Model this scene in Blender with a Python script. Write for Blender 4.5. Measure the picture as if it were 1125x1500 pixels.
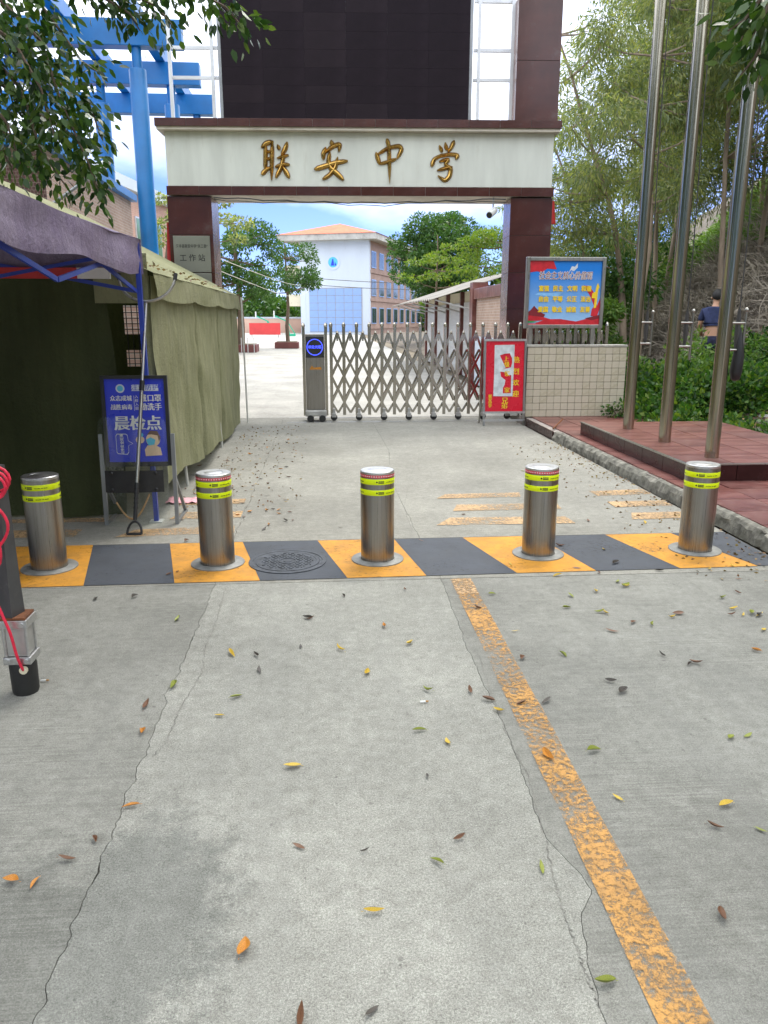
import bpy, bmesh, math, random
import numpy as np
from mathutils import Vector, Matrix, noise as mnoise

for o in list(bpy.data.objects):
    bpy.data.objects.remove(o)
SC = bpy.context.scene
COL = SC.collection
R = math.radians
random.seed(11)
RNG = np.random.default_rng(7)

# ------------------------------------------------------------------ camera
CAM_H = 1.54
PITCH, YAW = R(14.04), R(4.28)
cam = bpy.data.cameras.new('camera')
cam.sensor_fit = 'VERTICAL'
cam.sensor_height = 24.0
cam.lens = 24.0 * 1127 / 1500
cam.clip_start = 0.05
cam.clip_end = 3000
cam_o = bpy.data.objects.new('camera', cam)
cam_o.location = (0, 0, CAM_H)
cam_o.rotation_euler = (R(90) - PITCH, 0, -YAW)
COL.objects.link(cam_o)
SC.camera = cam_o

# ------------------------------------------------------------------ sky, sun, exposure
SUN_AZ, SUN_EL = R(30), R(60)          # azimuth to the right of straight ahead
world = bpy.data.worlds.new('World')
SC.world = world
world.use_nodes = True
wn = world.node_tree
wn.nodes.clear()
w_out = wn.nodes.new('ShaderNodeOutputWorld')
w_bg = wn.nodes.new('ShaderNodeBackground')
w_sky = wn.nodes.new('ShaderNodeTexSky')
w_sky.sky_type = 'NISHITA'
w_sky.sun_disc = False
w_sky.sun_elevation = SUN_EL
w_sky.sun_rotation = SUN_AZ
w_sky.air_density = 0.75
w_sky.dust_density = 0.0
w_sky.ozone_density = 4.0
w_tc = wn.nodes.new('ShaderNodeTexCoord')
w_map = wn.nodes.new('ShaderNodeMapping')
w_map.inputs['Scale'].default_value = (1.0, 1.0, 2.2)
w_map.inputs['Location'].default_value = (0.35, 0.1, 0.0)
w_noise = wn.nodes.new('ShaderNodeTexNoise')
w_noise.inputs['Scale'].default_value = 1.7
w_noise.inputs['Detail'].default_value = 7
w_noise.inputs['Roughness'].default_value = 0.55
w_ramp = wn.nodes.new('ShaderNodeValToRGB')
w_ramp.color_ramp.elements[0].position = 0.36
w_ramp.color_ramp.elements[1].position = 0.72
w_mix = wn.nodes.new('ShaderNodeMix')
w_mix.data_type = 'RGBA'
w_mix.inputs[7].default_value = (8.6, 9.0, 9.6, 1)
wn.links.new(w_tc.outputs['Generated'], w_map.inputs['Vector'])
wn.links.new(w_map.outputs[0], w_noise.inputs['Vector'])
# thin bright cloud everywhere above a clear blue band round the horizon
w_sep = wn.nodes.new('ShaderNodeSeparateXYZ')
wn.links.new(w_tc.outputs['Generated'], w_sep.inputs[0])
w_el = wn.nodes.new('ShaderNodeMapRange')
w_el.inputs['From Min'].default_value = 0.08
w_el.inputs['From Max'].default_value = 0.42
w_el.inputs['To Min'].default_value = -0.22
w_el.inputs['To Max'].default_value = 0.30
wn.links.new(w_sep.outputs['Z'], w_el.inputs['Value'])
w_add = wn.nodes.new('ShaderNodeMath')
w_add.operation = 'ADD'
wn.links.new(w_noise.outputs['Fac'], w_add.inputs[0])
wn.links.new(w_el.outputs[0], w_add.inputs[1])
wn.links.new(w_add.outputs[0], w_ramp.inputs['Fac'])
wn.links.new(w_ramp.outputs['Color'], w_mix.inputs['Factor'])
w_tint = wn.nodes.new('ShaderNodeMix')
w_tint.data_type = 'RGBA'
w_tint.blend_type = 'MULTIPLY'
w_tint.inputs[0].default_value = 1.0
w_tint.inputs[7].default_value = (0.47, 0.48, 0.74, 1)
wn.links.new(w_sky.outputs[0], w_tint.inputs[6])
wn.links.new(w_tint.outputs[2], w_mix.inputs[6])
wn.links.new(w_mix.outputs[2], w_bg.inputs['Color'])
w_bg.inputs['Strength'].default_value = 0.15
wn.links.new(w_bg.outputs[0], w_out.inputs['Surface'])

sun = bpy.data.lights.new('sun', 'SUN')
sun.energy = 1.3
sun.angle = R(22)
sun.color = (1.0, 0.95, 0.86)
sun_o = bpy.data.objects.new('sun', sun)
to_sun = Vector((math.sin(SUN_AZ) * math.cos(SUN_EL), math.cos(SUN_AZ) * math.cos(SUN_EL), math.sin(SUN_EL)))
sun_o.rotation_euler = (-to_sun).to_track_quat('-Z', 'Y').to_euler()
sun_o.location = (10, 10, 30)
COL.objects.link(sun_o)

SC.view_settings.view_transform = 'Standard'
SC.view_settings.look = 'None'
SC.view_settings.gamma = 1.0
SC.view_settings.use_curve_mapping = False
SC.view_settings.exposure = 1.1
try:
    SC.cycles.use_denoising = True
    SC.cycles.max_bounces = 8
    SC.cycles.transparent_max_bounces = 16
except Exception:
    pass


# ------------------------------------------------------------------ pixel helpers (photo 1125 x 1500)
def ray(px, py):
    x = (px - 562.5) / 1127.0
    y = -(py - 750.0) / 1127.0
    f = math.cos(PITCH) + y * math.sin(PITCH)
    u = -math.sin(PITCH) + y * math.cos(PITCH)
    return Vector((x * math.cos(YAW) + f * math.sin(YAW), -x * math.sin(YAW) + f * math.cos(YAW), u))


def G(px, py, z=0.0):
    d = ray(px, py)
    return Vector((0, 0, CAM_H)) + d * ((z - CAM_H) / d.z)


def PY(px, py, Y):
    d = ray(px, py)
    return Vector((0, 0, CAM_H)) + d * (Y / d.y)


def PX(px, py, X):
    d = ray(px, py)
    return Vector((0, 0, CAM_H)) + d * (X / d.x)


# ------------------------------------------------------------------ materials
MATS = {}


def new_mat(name):
    m = bpy.data.materials.new(name)
    m.use_nodes = True
    nt = m.node_tree
    nt.nodes.clear()
    out = nt.nodes.new('ShaderNodeOutputMaterial')
    b = nt.nodes.new('ShaderNodeBsdfPrincipled')
    nt.links.new(b.outputs[0], out.inputs['Surface'])
    MATS[name] = m
    return m, nt, b, out


def N(nt, kind, **kw):
    n = nt.nodes.new('ShaderNode' + kind)
    for k, v in kw.items():
        if k in n.inputs:
            n.inputs[k].default_value = v
        else:
            setattr(n, k, v)
    return n


def ramp(nt, src, p0, p1, c0=(0, 0, 0, 1), c1=(1, 1, 1, 1)):
    r = nt.nodes.new('ShaderNodeValToRGB')
    r.color_ramp.elements[0].position = p0
    r.color_ramp.elements[1].position = p1
    r.color_ramp.elements[0].color = c0
    r.color_ramp.elements[1].color = c1
    nt.links.new(src, r.inputs['Fac'])
    return r.outputs['Color']


def mixc(nt, fac, a, b, mode='MIX'):
    m = nt.nodes.new('ShaderNodeMix')
    m.data_type = 'RGBA'
    m.blend_type = mode
    for idx, v in ((0, fac), (6, a), (7, b)):
        if isinstance(v, (int, float)):
            m.inputs[idx].default_value = v
        elif isinstance(v, tuple):
            m.inputs[idx].default_value = v if len(v) == 4 else v + (1,)
        else:
            nt.links.new(v, m.inputs[idx])
    return m.outputs[2]


def coords(nt, kind='Object', scale=(1, 1, 1)):
    t = nt.nodes.new('ShaderNodeTexCoord')
    m = nt.nodes.new('ShaderNodeMapping')
    m.inputs['Scale'].default_value = scale
    nt.links.new(t.outputs[kind], m.inputs['Vector'])
    return m.outputs[0]


def noise(nt, vec, scale, detail=4, rough=0.55):
    n = nt.nodes.new('ShaderNodeTexNoise')
    n.inputs['Scale'].default_value = scale
    n.inputs['Detail'].default_value = detail
    n.inputs['Roughness'].default_value = rough
    if vec is not None:
        nt.links.new(vec, n.inputs['Vector'])
    return n.outputs['Fac']


def bump(nt, b, h, strength, dist=0.01):
    n = nt.nodes.new('ShaderNodeBump')
    n.inputs['Strength'].default_value = strength
    n.inputs['Distance'].default_value = dist
    nt.links.new(h, n.inputs['Height'])
    nt.links.new(n.outputs[0], b.inputs['Normal'])


def pm(name, c, rough=0.6, metal=0.0, var=0.18, scale=4.0, bmp=0.0, bscale=60.0, dirt=0.0, dirt_c=(0.12, 0.10, 0.08),
       stretch=(1, 1, 1), rvar=0.1, spec=0.5, space='Object'):
    """General painted / plain surface: two-scale value variation, optional dirt and relief."""
    m, nt, b, out = new_mat(name)
    v = coords(nt, space, stretch)
    n1 = noise(nt, v, scale, 5)
    lo = tuple(x * (1 - var) for x in c) + (1,)
    hi = tuple(min(1, x * (1 + var)) for x in c) + (1,)
    col = ramp(nt, n1, 0.32, 0.68, lo, hi)
    if dirt > 0:
        n2 = noise(nt, v, scale * 0.6 + 1.3, 8, 0.7)
        f = ramp(nt, n2, 0.62 - dirt * 0.25, 0.78, (0, 0, 0, 1), (0.8, 0.8, 0.8, 1))
        col = mixc(nt, f, col, dirt_c)
    nt.links.new(col, b.inputs['Base Color'])
    b.inputs['Metallic'].default_value = metal
    b.inputs['Specular IOR Level'].default_value = spec
    r = nt.nodes.new('ShaderNodeMapRange')
    r.inputs['To Min'].default_value = max(0.02, rough - rvar)
    r.inputs['To Max'].default_value = min(1, rough + rvar)
    nt.links.new(noise(nt, v, scale * 2.3, 4), r.inputs['Value'])
    nt.links.new(r.outputs[0], b.inputs['Roughness'])
    if bmp > 0:
        bump(nt, b, noise(nt, v, bscale, 5, 0.6), bmp)
    return m


def leaf_mat(name, cols, trans=0.35, rough=0.45):
    m, nt, b, out = new_mat(name)
    g = nt.nodes.new('ShaderNodeNewGeometry')
    r = nt.nodes.new('ShaderNodeValToRGB')
    els = r.color_ramp.elements
    n = len(cols)
    els[0].position = 0.0
    els[0].color = cols[0] + (1,)
    els[1].position = 1.0
    els[1].color = cols[-1] + (1,)
    for i in range(1, n - 1):
        e = els.new(i / (n - 1))
        e.color = cols[i] + (1,)
    nt.links.new(g.outputs['Random Per Island'], r.inputs['Fac'])
    nt.links.new(r.outputs[0], b.inputs['Base Color'])
    b.inputs['Roughness'].default_value = rough
    b.inputs['Specular IOR Level'].default_value = 0.35
    t = nt.nodes.new('ShaderNodeBsdfTranslucent')
    bright = nt.nodes.new('ShaderNodeMix')
    bright.data_type = 'RGBA'
    bright.blend_type = 'MULTIPLY'
    bright.inputs[0].default_value = 1
    bright.inputs[7].default_value = (1.5, 1.6, 0.7, 1)
    nt.links.new(r.outputs[0], bright.inputs[6])
    nt.links.new(bright.outputs[2], t.inputs['Color'])
    ms = nt.nodes.new('ShaderNodeMixShader')
    ms.inputs[0].default_value = trans
    nt.links.new(b.outputs[0], ms.inputs[1])
    nt.links.new(t.outputs[0], ms.inputs[2])
    nt.links.new(ms.outputs[0], out.inputs['Surface'])
    return m


def concrete_mat(name, c, broom=0.0, speck=0.3, stain=0.0, stain_at=None, patch=0.25):
    m, nt, b, out = new_mat(name)
    v = coords(nt, 'Object')
    big = noise(nt, v, 0.9, 6, 0.6)
    col = ramp(nt, big, 0.3, 0.7, tuple(x * (1 - patch) for x in c) + (1,), tuple(x * (1 + patch * 0.55) for x in c) + (1,))
    mid = noise(nt, v, 9, 6, 0.65)
    col = mixc(nt, 0.55, col, ramp(nt, mid, 0.25, 0.75, (0.72, 0.72, 0.71, 1), (1.16, 1.16, 1.15, 1)), 'MULTIPLY')
    blot = noise(nt, v, 24, 9, 0.78)
    col = mixc(nt, 0.8, col, ramp(nt, blot, 0.34, 0.66, (0.74, 0.73, 0.71, 1), (1.15, 1.15, 1.14, 1)), 'MULTIPLY')
    scuff = noise(nt, coords(nt, 'Object', (7.0, 1.1, 1)), 3.4, 9, 0.8)
    col = mixc(nt, ramp(nt, scuff, 0.58, 0.74, (0, 0, 0, 1), (0.55, 0.55, 0.55, 1)), col, tuple(x * 0.58 for x in c))
    scuff2 = noise(nt, coords(nt, 'Object', (1.3, 5.0, 1)), 4.1, 9, 0.8)
    col = mixc(nt, ramp(nt, scuff2, 0.62, 0.76, (0, 0, 0, 1), (0.45, 0.45, 0.45, 1)), col, tuple(min(1, x * 1.3) for x in c))
    # exposed sand and fine aggregate
    fine = noise(nt, v, 150, 4, 0.8)
    col = mixc(nt, speck, col, ramp(nt, fine, 0.38, 0.64, (0.30, 0.30, 0.29, 1), (1.45, 1.45, 1.43, 1)), 'MULTIPLY')
    grit = noise(nt, v, 330, 2, 0.6)
    col = mixc(nt, speck, col, ramp(nt, grit, 0.40, 0.62, (0.45, 0.45, 0.44, 1), (1.35, 1.35, 1.34, 1)), 'MULTIPLY')
    pit = noise(nt, v, 55, 3, 0.6)
    col = mixc(nt, ramp(nt, pit, 0.66, 0.70, (0, 0, 0, 1), (0.6, 0.6, 0.6, 1)), col, (0.11, 0.105, 0.095))
    vor = nt.nodes.new('ShaderNodeTexVoronoi')
    vor.inputs['Scale'].default_value = 7.0
    nt.links.new(v, vor.inputs['Vector'])
    spot = ramp(nt, vor.outputs['Distance'], 0.035, 0.07, (0.55, 0.55, 0.55, 1), (0, 0, 0, 1))
    col = mixc(nt, spot, col, (0.12, 0.115, 0.105))
    hgt = fine
    if broom > 0:
        vb = coords(nt, 'Object', (1.2, 62, 1))
        br = noise(nt, vb, 1.6, 3, 0.7)
        part = ramp(nt, noise(nt, v, 1.4, 3), 0.38, 0.62)
        brc = ramp(nt, br, 0.35, 0.7, (0.74, 0.74, 0.73, 1), (1.12, 1.12, 1.12, 1))
        col = mixc(nt, part, col, mixc(nt, broom, col, brc, 'MULTIPLY'))
    if stain > 0:
        vs = nt.nodes.new('ShaderNodeVectorMath')
        vs.operation = 'DISTANCE'
        nt.links.new(coords(nt, 'Object', (1, 0.62, 1)), vs.inputs[0])
        vs.inputs[1].default_value = (stain_at[0], stain_at[1] * 0.62, 0)
        ad = nt.nodes.new('ShaderNodeMath')
        ad.operation = 'MULTIPLY_ADD'
        nt.links.new(noise(nt, v, 9.0, 13, 0.88), ad.inputs[0])
        ad.inputs[1].default_value = 0.95
        nt.links.new(vs.outputs['Value'], ad.inputs[2])
        f = ramp(nt, ad.outputs[0], 0.68, 0.80, (stain, stain, stain, 1), (0, 0, 0, 1))
        col = mixc(nt, f, col, (0.58, 0.60, 0.61), 'MULTIPLY')
    tyre = noise(nt, coords(nt, 'Object', (2.6, 0.16, 1)), 1.5, 5, 0.65)
    col = mixc(nt, ramp(nt, tyre, 0.50, 0.72, (0, 0, 0, 1), (0.38, 0.38, 0.38, 1)), col, tuple(x * 0.62 for x in c))
    pale = ramp(nt, noise(nt, v, 2.2, 9, 0.8), 0.60, 0.72, (0, 0, 0, 1), (0.4, 0.4, 0.4, 1))
    col = mixc(nt, pale, col, tuple(min(1, x * 1.28) for x in c))
    drk = ramp(nt, noise(nt, v, 3.1, 10, 0.8), 0.57, 0.74, (0, 0, 0, 1), (0.5, 0.5, 0.5, 1))
    col = mixc(nt, drk, col, (0.15, 0.145, 0.13))
    nt.links.new(col, b.inputs['Base Color'])
    b.inputs['Roughness'].default_value = 0.9
    b.inputs['Specular IOR Level'].default_value = 0.25
    bump(nt, b, hgt, 0.6, 0.005)
    return m


def worn_paint(name, c, wear, scale=9.0, under=None, chip=(0.5, 0.58)):
    """Road paint that has flaked off in places; bare gaps are see-through to the concrete below."""
    m, nt, b, out = new_mat(name)
    v = coords(nt, 'Object')
    n1 = noise(nt, v, scale, 10, 0.78)
    n0 = noise(nt, v, 2.3, 3, 0.5)
    ad = nt.nodes.new('ShaderNodeMath')
    ad.operation = 'MULTIPLY_ADD'
    nt.links.new(n0, ad.inputs[0])
    ad.inputs[1].default_value = 0.45
    nt.links.new(n1, ad.inputs[2])
    f = ramp(nt, ad.outputs[0], wear - 0.05, wear + 0.11)
    col = ramp(nt, noise(nt, v, 5, 6, 0.7), 0.3, 0.72, tuple(x * 0.72 for x in c) + (1,), tuple(min(1, x * 1.12) for x in c) + (1,))
    grime = ramp(nt, noise(nt, v, 4.2, 10, 0.8), 0.46, 0.70, (0, 0, 0, 1), (0.75, 0.75, 0.75, 1))
    col = mixc(nt, grime, col, tuple(x * 0.45 + 0.03 for x in c))
    nt.links.new(col, b.inputs['Base Color'])
    b.inputs['Roughness'].default_value = 0.7
    bump(nt, b, noise(nt, v, 160, 3), 0.25, 0.003)
    tr = nt.nodes.new('ShaderNodeBsdfTransparent')
    ms = nt.nodes.new('ShaderNodeMixShader')
    nt.links.new(f, ms.inputs[0])
    nt.links.new(tr.outputs[0], ms.inputs[1])
    nt.links.new(b.outputs[0], ms.inputs[2])
    nt.links.new(ms.outputs[0], out.inputs['Surface'])
    return m


def steel_mat(name, c=(0.55, 0.53, 0.5), rough=0.3, brush=(60, 60, 1), bamt=0.12, dirt=0.0):
    m, nt, b, out = new_mat(name)
    v = coords(nt, 'Object', brush)
    n = noise(nt, v, 2.0, 4, 0.6)
    col = ramp(nt, n, 0.3, 0.7, tuple(x * 0.84 for x in c) + (1,), tuple(min(1, x * 1.1) for x in c) + (1,))
    if dirt > 0:
        v2 = coords(nt, 'Object')
        f = ramp(nt, noise(nt, v2, 6, 8, 0.7), 0.5, 0.75, (0, 0, 0, 1), (dirt, dirt, dirt, 1))
        col = mixc(nt, f, col, (0.17, 0.14, 0.11))
    nt.links.new(col, b.inputs['Base Color'])
    b.inputs['Metallic'].default_value = 1.0
    r = nt.nodes.new('ShaderNodeMapRange')
    r.inputs['To Min'].default_value = max(0.04, rough - bamt)
    r.inputs['To Max'].default_value = rough + bamt
    nt.links.new(n, r.inputs['Value'])
    nt.links.new(r.outputs[0], b.inputs['Roughness'])
    return m


def brick_mat(name, c1, c2, mortar, scale, bw=0.5, rh=0.25, msize=0.02, axis='X'):
    m, nt, b, out = new_mat(name)
    t = nt.nodes.new('ShaderNodeTexCoord')
    mp = nt.nodes.new('ShaderNodeMapping')
    sep = nt.nodes.new('ShaderNodeSeparateXYZ')
    cmb = nt.nodes.new('ShaderNodeCombineXYZ')
    nt.links.new(t.outputs['Object'], sep.inputs[0])
    nt.links.new(sep.outputs['Y' if axis == 'X' else 'X'], cmb.inputs[0])
    nt.links.new(sep.outputs['Z'], cmb.inputs[1])
    br = nt.nodes.new('ShaderNodeTexBrick')
    br.inputs['Color1'].default_value = c1 + (1,)
    br.inputs['Color2'].default_value = c2 + (1,)
    br.inputs['Mortar'].default_value = mortar + (1,)
    br.inputs['Scale'].default_value = scale
    br.inputs['Mortar Size'].default_value = msize
    br.inputs['Brick Width'].default_value = bw
    br.inputs['Row Height'].default_value = rh
    nt.links.new(cmb.outputs[0], br.inputs['Vector'])
    dirt = ramp(nt, noise(nt, t.outputs['Object'], 0.8, 7, 0.7), 0.4, 0.75, (1, 1, 1, 1), (0.72, 0.7, 0.68, 1))
    nt.links.new(mixc(nt, 1.0, br.outputs['Color'], dirt, 'MULTIPLY'), b.inputs['Base Color'])
    b.inputs['Roughness'].default_value = 0.8
    bump(nt, b, br.outputs['Fac'], 0.3, -0.005)
    return m


def canvas_mat(name, c, trans=0.0, fade=(0.6, 0.55, 0.4), fade_amt=0.4, weave=420):
    m, nt, b, out = new_mat(name)
    v = coords(nt, 'Object')
    big = ramp(nt, noise(nt, v, 1.6, 6, 0.65), 0.35, 0.7, (0, 0, 0, 1), (fade_amt, fade_amt, fade_amt, 1))
    col = mixc(nt, big, c, fade)
    fold = ramp(nt, noise(nt, coords(nt, 'Object', (6, 6, 0.7)), 1.8, 5, 0.6), 0.3, 0.7, (0.78, 0.78, 0.78, 1), (1.12, 1.12, 1.1, 1))  # light and shade of folds painted into the cloth colour
    col = mixc(nt, 0.8, col, fold, 'MULTIPLY')
    stain = ramp(nt, noise(nt, v, 4.3, 9, 0.75), 0.58, 0.74, (0, 0, 0, 1), (0.45, 0.45, 0.45, 1))
    col = mixc(nt, stain, col, tuple(x * 0.5 for x in c))
    nt.links.new(col, b.inputs['Base Color'])
    b.inputs['Roughness'].default_value = 0.85
    b.inputs['Specular IOR Level'].default_value = 0.2
    wr = nt.nodes.new('ShaderNodeMath')
    wr.operation = 'MULTIPLY_ADD'
    nt.links.new(noise(nt, coords(nt, 'Object', (2.2, 2.2, 0.8)), 5, 7, 0.7), wr.inputs[0])
    wr.inputs[1].default_value = 1.0
    nt.links.new(noise(nt, v, 34, 4, 0.7), wr.inputs[2])
    bump(nt, b, wr.outputs[0], 0.55, 0.035)
    if trans > 0:
        t = nt.nodes.new('ShaderNodeBsdfTranslucent')
        nt.links.new(col, t.inputs['Color'])
        ms = nt.nodes.new('ShaderNodeMixShader')
        ms.inputs[0].default_value = trans
        nt.links.new(b.outputs[0], ms.inputs[1])
        nt.links.new(t.outputs[0], ms.inputs[2])
        nt.links.new(ms.outputs[0], out.inputs['Surface'])
    return m


def emit_mat(name, c, s):
    m, nt, b, out = new_mat(name)
    b.inputs['Base Color'].default_value = (0.01, 0.01, 0.02, 1)
    b.inputs['Emission Color'].default_value = c + (1,)
    b.inputs['Emission Strength'].default_value = s
    return m


def clear_mat(name, tint=(0.93, 0.96, 0.95), gloss=0.05):
    m, nt, b, out = new_mat(name)
    nt.nodes.remove(b)
    t = nt.nodes.new('ShaderNodeBsdfTransparent')
    g = nt.nodes.new('ShaderNodeBsdfGlossy')
    d = nt.nodes.new('ShaderNodeBsdfDiffuse')
    v = coords(nt, 'Object', (9, 1, 1))
    sm = ramp(nt, noise(nt, v, 4, 7, 0.7), 0.48, 0.85, (0.015, 0.015, 0.015, 1), (0.16, 0.16, 0.16, 1))
    t.inputs['Color'].default_value = tint + (1,)
    g.inputs['Roughness'].default_value = 0.08
    d.inputs['Color'].default_value = (0.6, 0.62, 0.6, 1)
    m1 = nt.nodes.new('ShaderNodeMixShader')
    m1.inputs[0].default_value = gloss
    nt.links.new(t.outputs[0], m1.inputs[1])
    nt.links.new(g.outputs[0], m1.inputs[2])
    m2 = nt.nodes.new('ShaderNodeMixShader')
    nt.links.new(sm, m2.inputs[0])
    nt.links.new(m1.outputs[0], m2.inputs[1])
    nt.links.new(d.outputs[0], m2.inputs[2])
    nt.links.new(m2.outputs[0], out.inputs['Surface'])
    return m


concrete_mat('concrete_mid', (0.385, 0.383, 0.352), 0.0, 0.5, 0.75, (-0.55, 1.75))
concrete_mat('concrete_side', (0.315, 0.313, 0.288), 0.85, 0.38, 0.5, (-0.85, 1.6))
concrete_mat('concrete_far', (0.355, 0.345, 0.31), 0.25, 0.38)
concrete_mat('concrete_yard', (0.47, 0.455, 0.42), 0.0, 0.2)
pm('joint_dark', (0.20, 0.19, 0.17), 0.95, 0, 0.4, 20, 0.5, 90)
pm('earth', (0.16, 0.13, 0.085), 0.95, 0, 0.5, 1.5, 0.8, 30)
worn_paint('paint_yellow', (0.64, 0.285, 0.022), 0.545, 30)
worn_paint('paint_line', (0.56, 0.29, 0.075), 0.69, 48)
worn_paint('paint_slate', (0.054, 0.062, 0.078), 0.525, 30)
worn_paint('paint_faded', (0.56, 0.36, 0.18), 0.66, 40)
steel_mat('steel_bollard', (0.36, 0.335, 0.30), 0.30, (70, 70, 0.8), 0.1, 0.25)
steel_mat('steel_cap', (0.62, 0.62, 0.62), 0.38, (40, 40, 40), 0.08)
steel_mat('steel_pole', (0.38, 0.35, 0.28), 0.17, (30, 30, 0.4), 0.05)
steel_mat('steel_gate', (0.46, 0.43, 0.375), 0.20, (40, 40, 2), 0.08, 0.2)
steel_mat('steel_frame', (0.42, 0.41, 0.38), 0.3, (20, 20, 2), 0.1, 0.2)
pm('alloy', (0.50, 0.49, 0.47), 0.45, 0.7, 0.2, 8)
pm('tape_yellow', (0.72, 0.86, 0.0), 0.4, 0, 0.05, 9)
pm('tape_red', (0.62, 0.03, 0.06), 0.35, 0, 0.1, 30)
pm('print_white', (0.78, 0.78, 0.76), 0.5, 0, 0.04, 9)
pm('print_black', (0.015, 0.015, 0.015), 0.5, 0, 0.1, 9)
pm('rubber', (0.018, 0.018, 0.018), 0.55, 0, 0.3, 12)
pm('black_plastic', (0.02, 0.021, 0.023), 0.42, 0, 0.2, 10)
pm('ring_cement', (0.25, 0.25, 0.235), 0.6, 0.3, 0.25, 14, 0.2, 90)
pm('cast_iron', (0.056, 0.063, 0.076), 0.65, 0.1, 0.4, 12, 0.3, 90)
pm('maroon_tile', (0.064, 0.018, 0.013), 0.2, 0, 0.28, 2.2, 0.05, 30, 0.25, (0.10, 0.07, 0.065))
pm('maroon_side', (0.22, 0.12, 0.10), 0.25, 0, 0.3, 2.5, 0.05, 30, 0.5, (0.32, 0.27, 0.24))  # side faces paler: dust, plus reflections put into the colour
pm('maroon_trim', (0.032, 0.008, 0.008), 0.25, 0, 0.35, 3, spec=0.3)
pm('grout', (0.34, 0.30, 0.27), 0.9, 0, 0.2, 12)
pm('grout_dark', (0.07, 0.065, 0.05), 0.95, 0, 0.3, 12)
pm('beam_paint', (0.60, 0.62, 0.56), 0.5, 0, 0.10, 2.2, 0.05, 40, 0.22, (0.46, 0.45, 0.38), (1.6, 1, 0.3))
pm('soffit_paint', (0.60, 0.55, 0.47), 0.75, 0, 0.12, 2, 0.1, 40, 0.4, (0.36, 0.31, 0.25))
pm('gold', (0.46, 0.28, 0.075), 0.26, 1.0, 0.2, 8)
pm('led_panel', (0.017, 0.012, 0.016), 0.7, 0, 0.25, 1.5, spec=0.1)
pm('led_panel_b', (0.021, 0.015, 0.019), 0.7, 0, 0.2, 1.5, spec=0.1)
pm('frame_grey', (0.28, 0.29, 0.30), 0.4, 0.5, 0.15, 3)
pm('frame_white', (0.62, 0.63, 0.64), 0.4, 0.4, 0.1, 3)
pm('plaque', (0.27, 0.27, 0.22), 0.35, 0.55, 0.12, 2)
pm('wall_tile', (0.55, 0.50, 0.39), 0.25, 0, 0.14, 3, 0.03, 40, 0.12, (0.36, 0.31, 0.22))
pm('cement', (0.40, 0.385, 0.34), 0.9, 0, 0.22, 5, 0.4, 40, 0.3, (0.18, 0.165, 0.14))
pm('kerb_concrete', (0.20, 0.19, 0.16), 0.95, 0, 0.5, 13, 1.0, 34, 0.65, (0.07, 0.07, 0.05))
pm('red_tile', (0.185, 0.060, 0.050), 0.33, 0, 0.4, 3.1, 0.15, 60, 0.6, (0.27, 0.19, 0.16), (0.5, 2.2, 1))
pm('red_tile_b', (0.145, 0.046, 0.04), 0.36, 0, 0.35, 2.7, 0.15, 60, 0.65, (0.25, 0.175, 0.15))
canvas_mat('canvas_green', (0.27, 0.275, 0.15), 0.2, (0.42, 0.41, 0.27), 0.55)
canvas_mat('canvas_shaded', (0.052, 0.064, 0.026), 0.0, (0.08, 0.085, 0.045), 0.4)  # darker copy of the green canvas with shade put into its colour
canvas_mat('canvas_purple', (0.225, 0.175, 0.29), 0.10, (0.42, 0.37, 0.44), 0.6)
pm('frame_blue', (0.025, 0.055, 0.36), 0.35, 0.0, 0.12, 4, 0, 60, 0.1)
pm('frame_pale', (0.62, 0.62, 0.58), 0.4, 0.2, 0.1, 4, 0, 60, 0.15)
pm('pole_red', (0.48, 0.03, 0.03), 0.45, 0, 0.15, 4)
pm('blue_paint', (0.006, 0.155, 0.42), 0.36, 0, 0.14, 2, 0.05, 30, 0.12, (0.04, 0.17, 0.38))
brick_mat('brick_pale', (0.47, 0.33, 0.25), (0.40, 0.26, 0.19), (0.55, 0.48, 0.42), 4.2)
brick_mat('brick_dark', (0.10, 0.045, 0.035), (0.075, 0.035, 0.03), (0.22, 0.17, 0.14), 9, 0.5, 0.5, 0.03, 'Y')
brick_mat('brick_face', (0.60, 0.38, 0.30), (0.66, 0.46, 0.38), (0.70, 0.60, 0.54), 3.0, axis='Y')
brick_mat('brick_salmon', (0.56, 0.34, 0.26), (0.52, 0.30, 0.23), (0.58, 0.42, 0.36), 3.5)
brick_mat('brick_school', (0.36, 0.235, 0.185), (0.31, 0.20, 0.155), (0.42, 0.33, 0.28), 2.0, axis='X')
pm('wall_white', (0.56, 0.62, 0.69), 0.75, 0, 0.06, 0.5, 0.1, 10, 0.12, (0.45, 0.48, 0.50), (1, 1, 0.3))
pm('wall_blue', (0.26, 0.39, 0.66), 0.4, 0, 0.08, 0.7)
pm('wall_cream', (0.66, 0.60, 0.44), 0.8, 0, 0.1, 0.6, 0, 30, 0.2)
pm('wall_peach', (0.66, 0.45, 0.35), 0.8, 0, 0.1, 0.6)
pm('eave_cement', (0.47, 0.46, 0.42), 0.9, 0, 0.18, 0.8, 0, 30, 0.45, (0.16, 0.15, 0.13))
pm('roof_orange', (0.56, 0.12, 0.045), 0.7, 0, 0.2, 1.5)
pm('glass_dark', (0.035, 0.05, 0.055), 0.08, 0, 0.2, 1, spec=0.8)
pm('window_green', (0.15, 0.26, 0.18), 0.2, 0, 0.2, 1)
pm('shutter', (0.58, 0.60, 0.60), 0.45, 0.2, 0.1, 1.5, stretch=(1, 1, 8))
pm('sheet_roof', (0.20, 0.18, 0.155), 0.6, 0.3, 0.25, 1.2, dirt=0.3)
pm('rust', (0.20, 0.075, 0.03), 0.85, 0.1, 0.4, 12, 0.4, 60)
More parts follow.
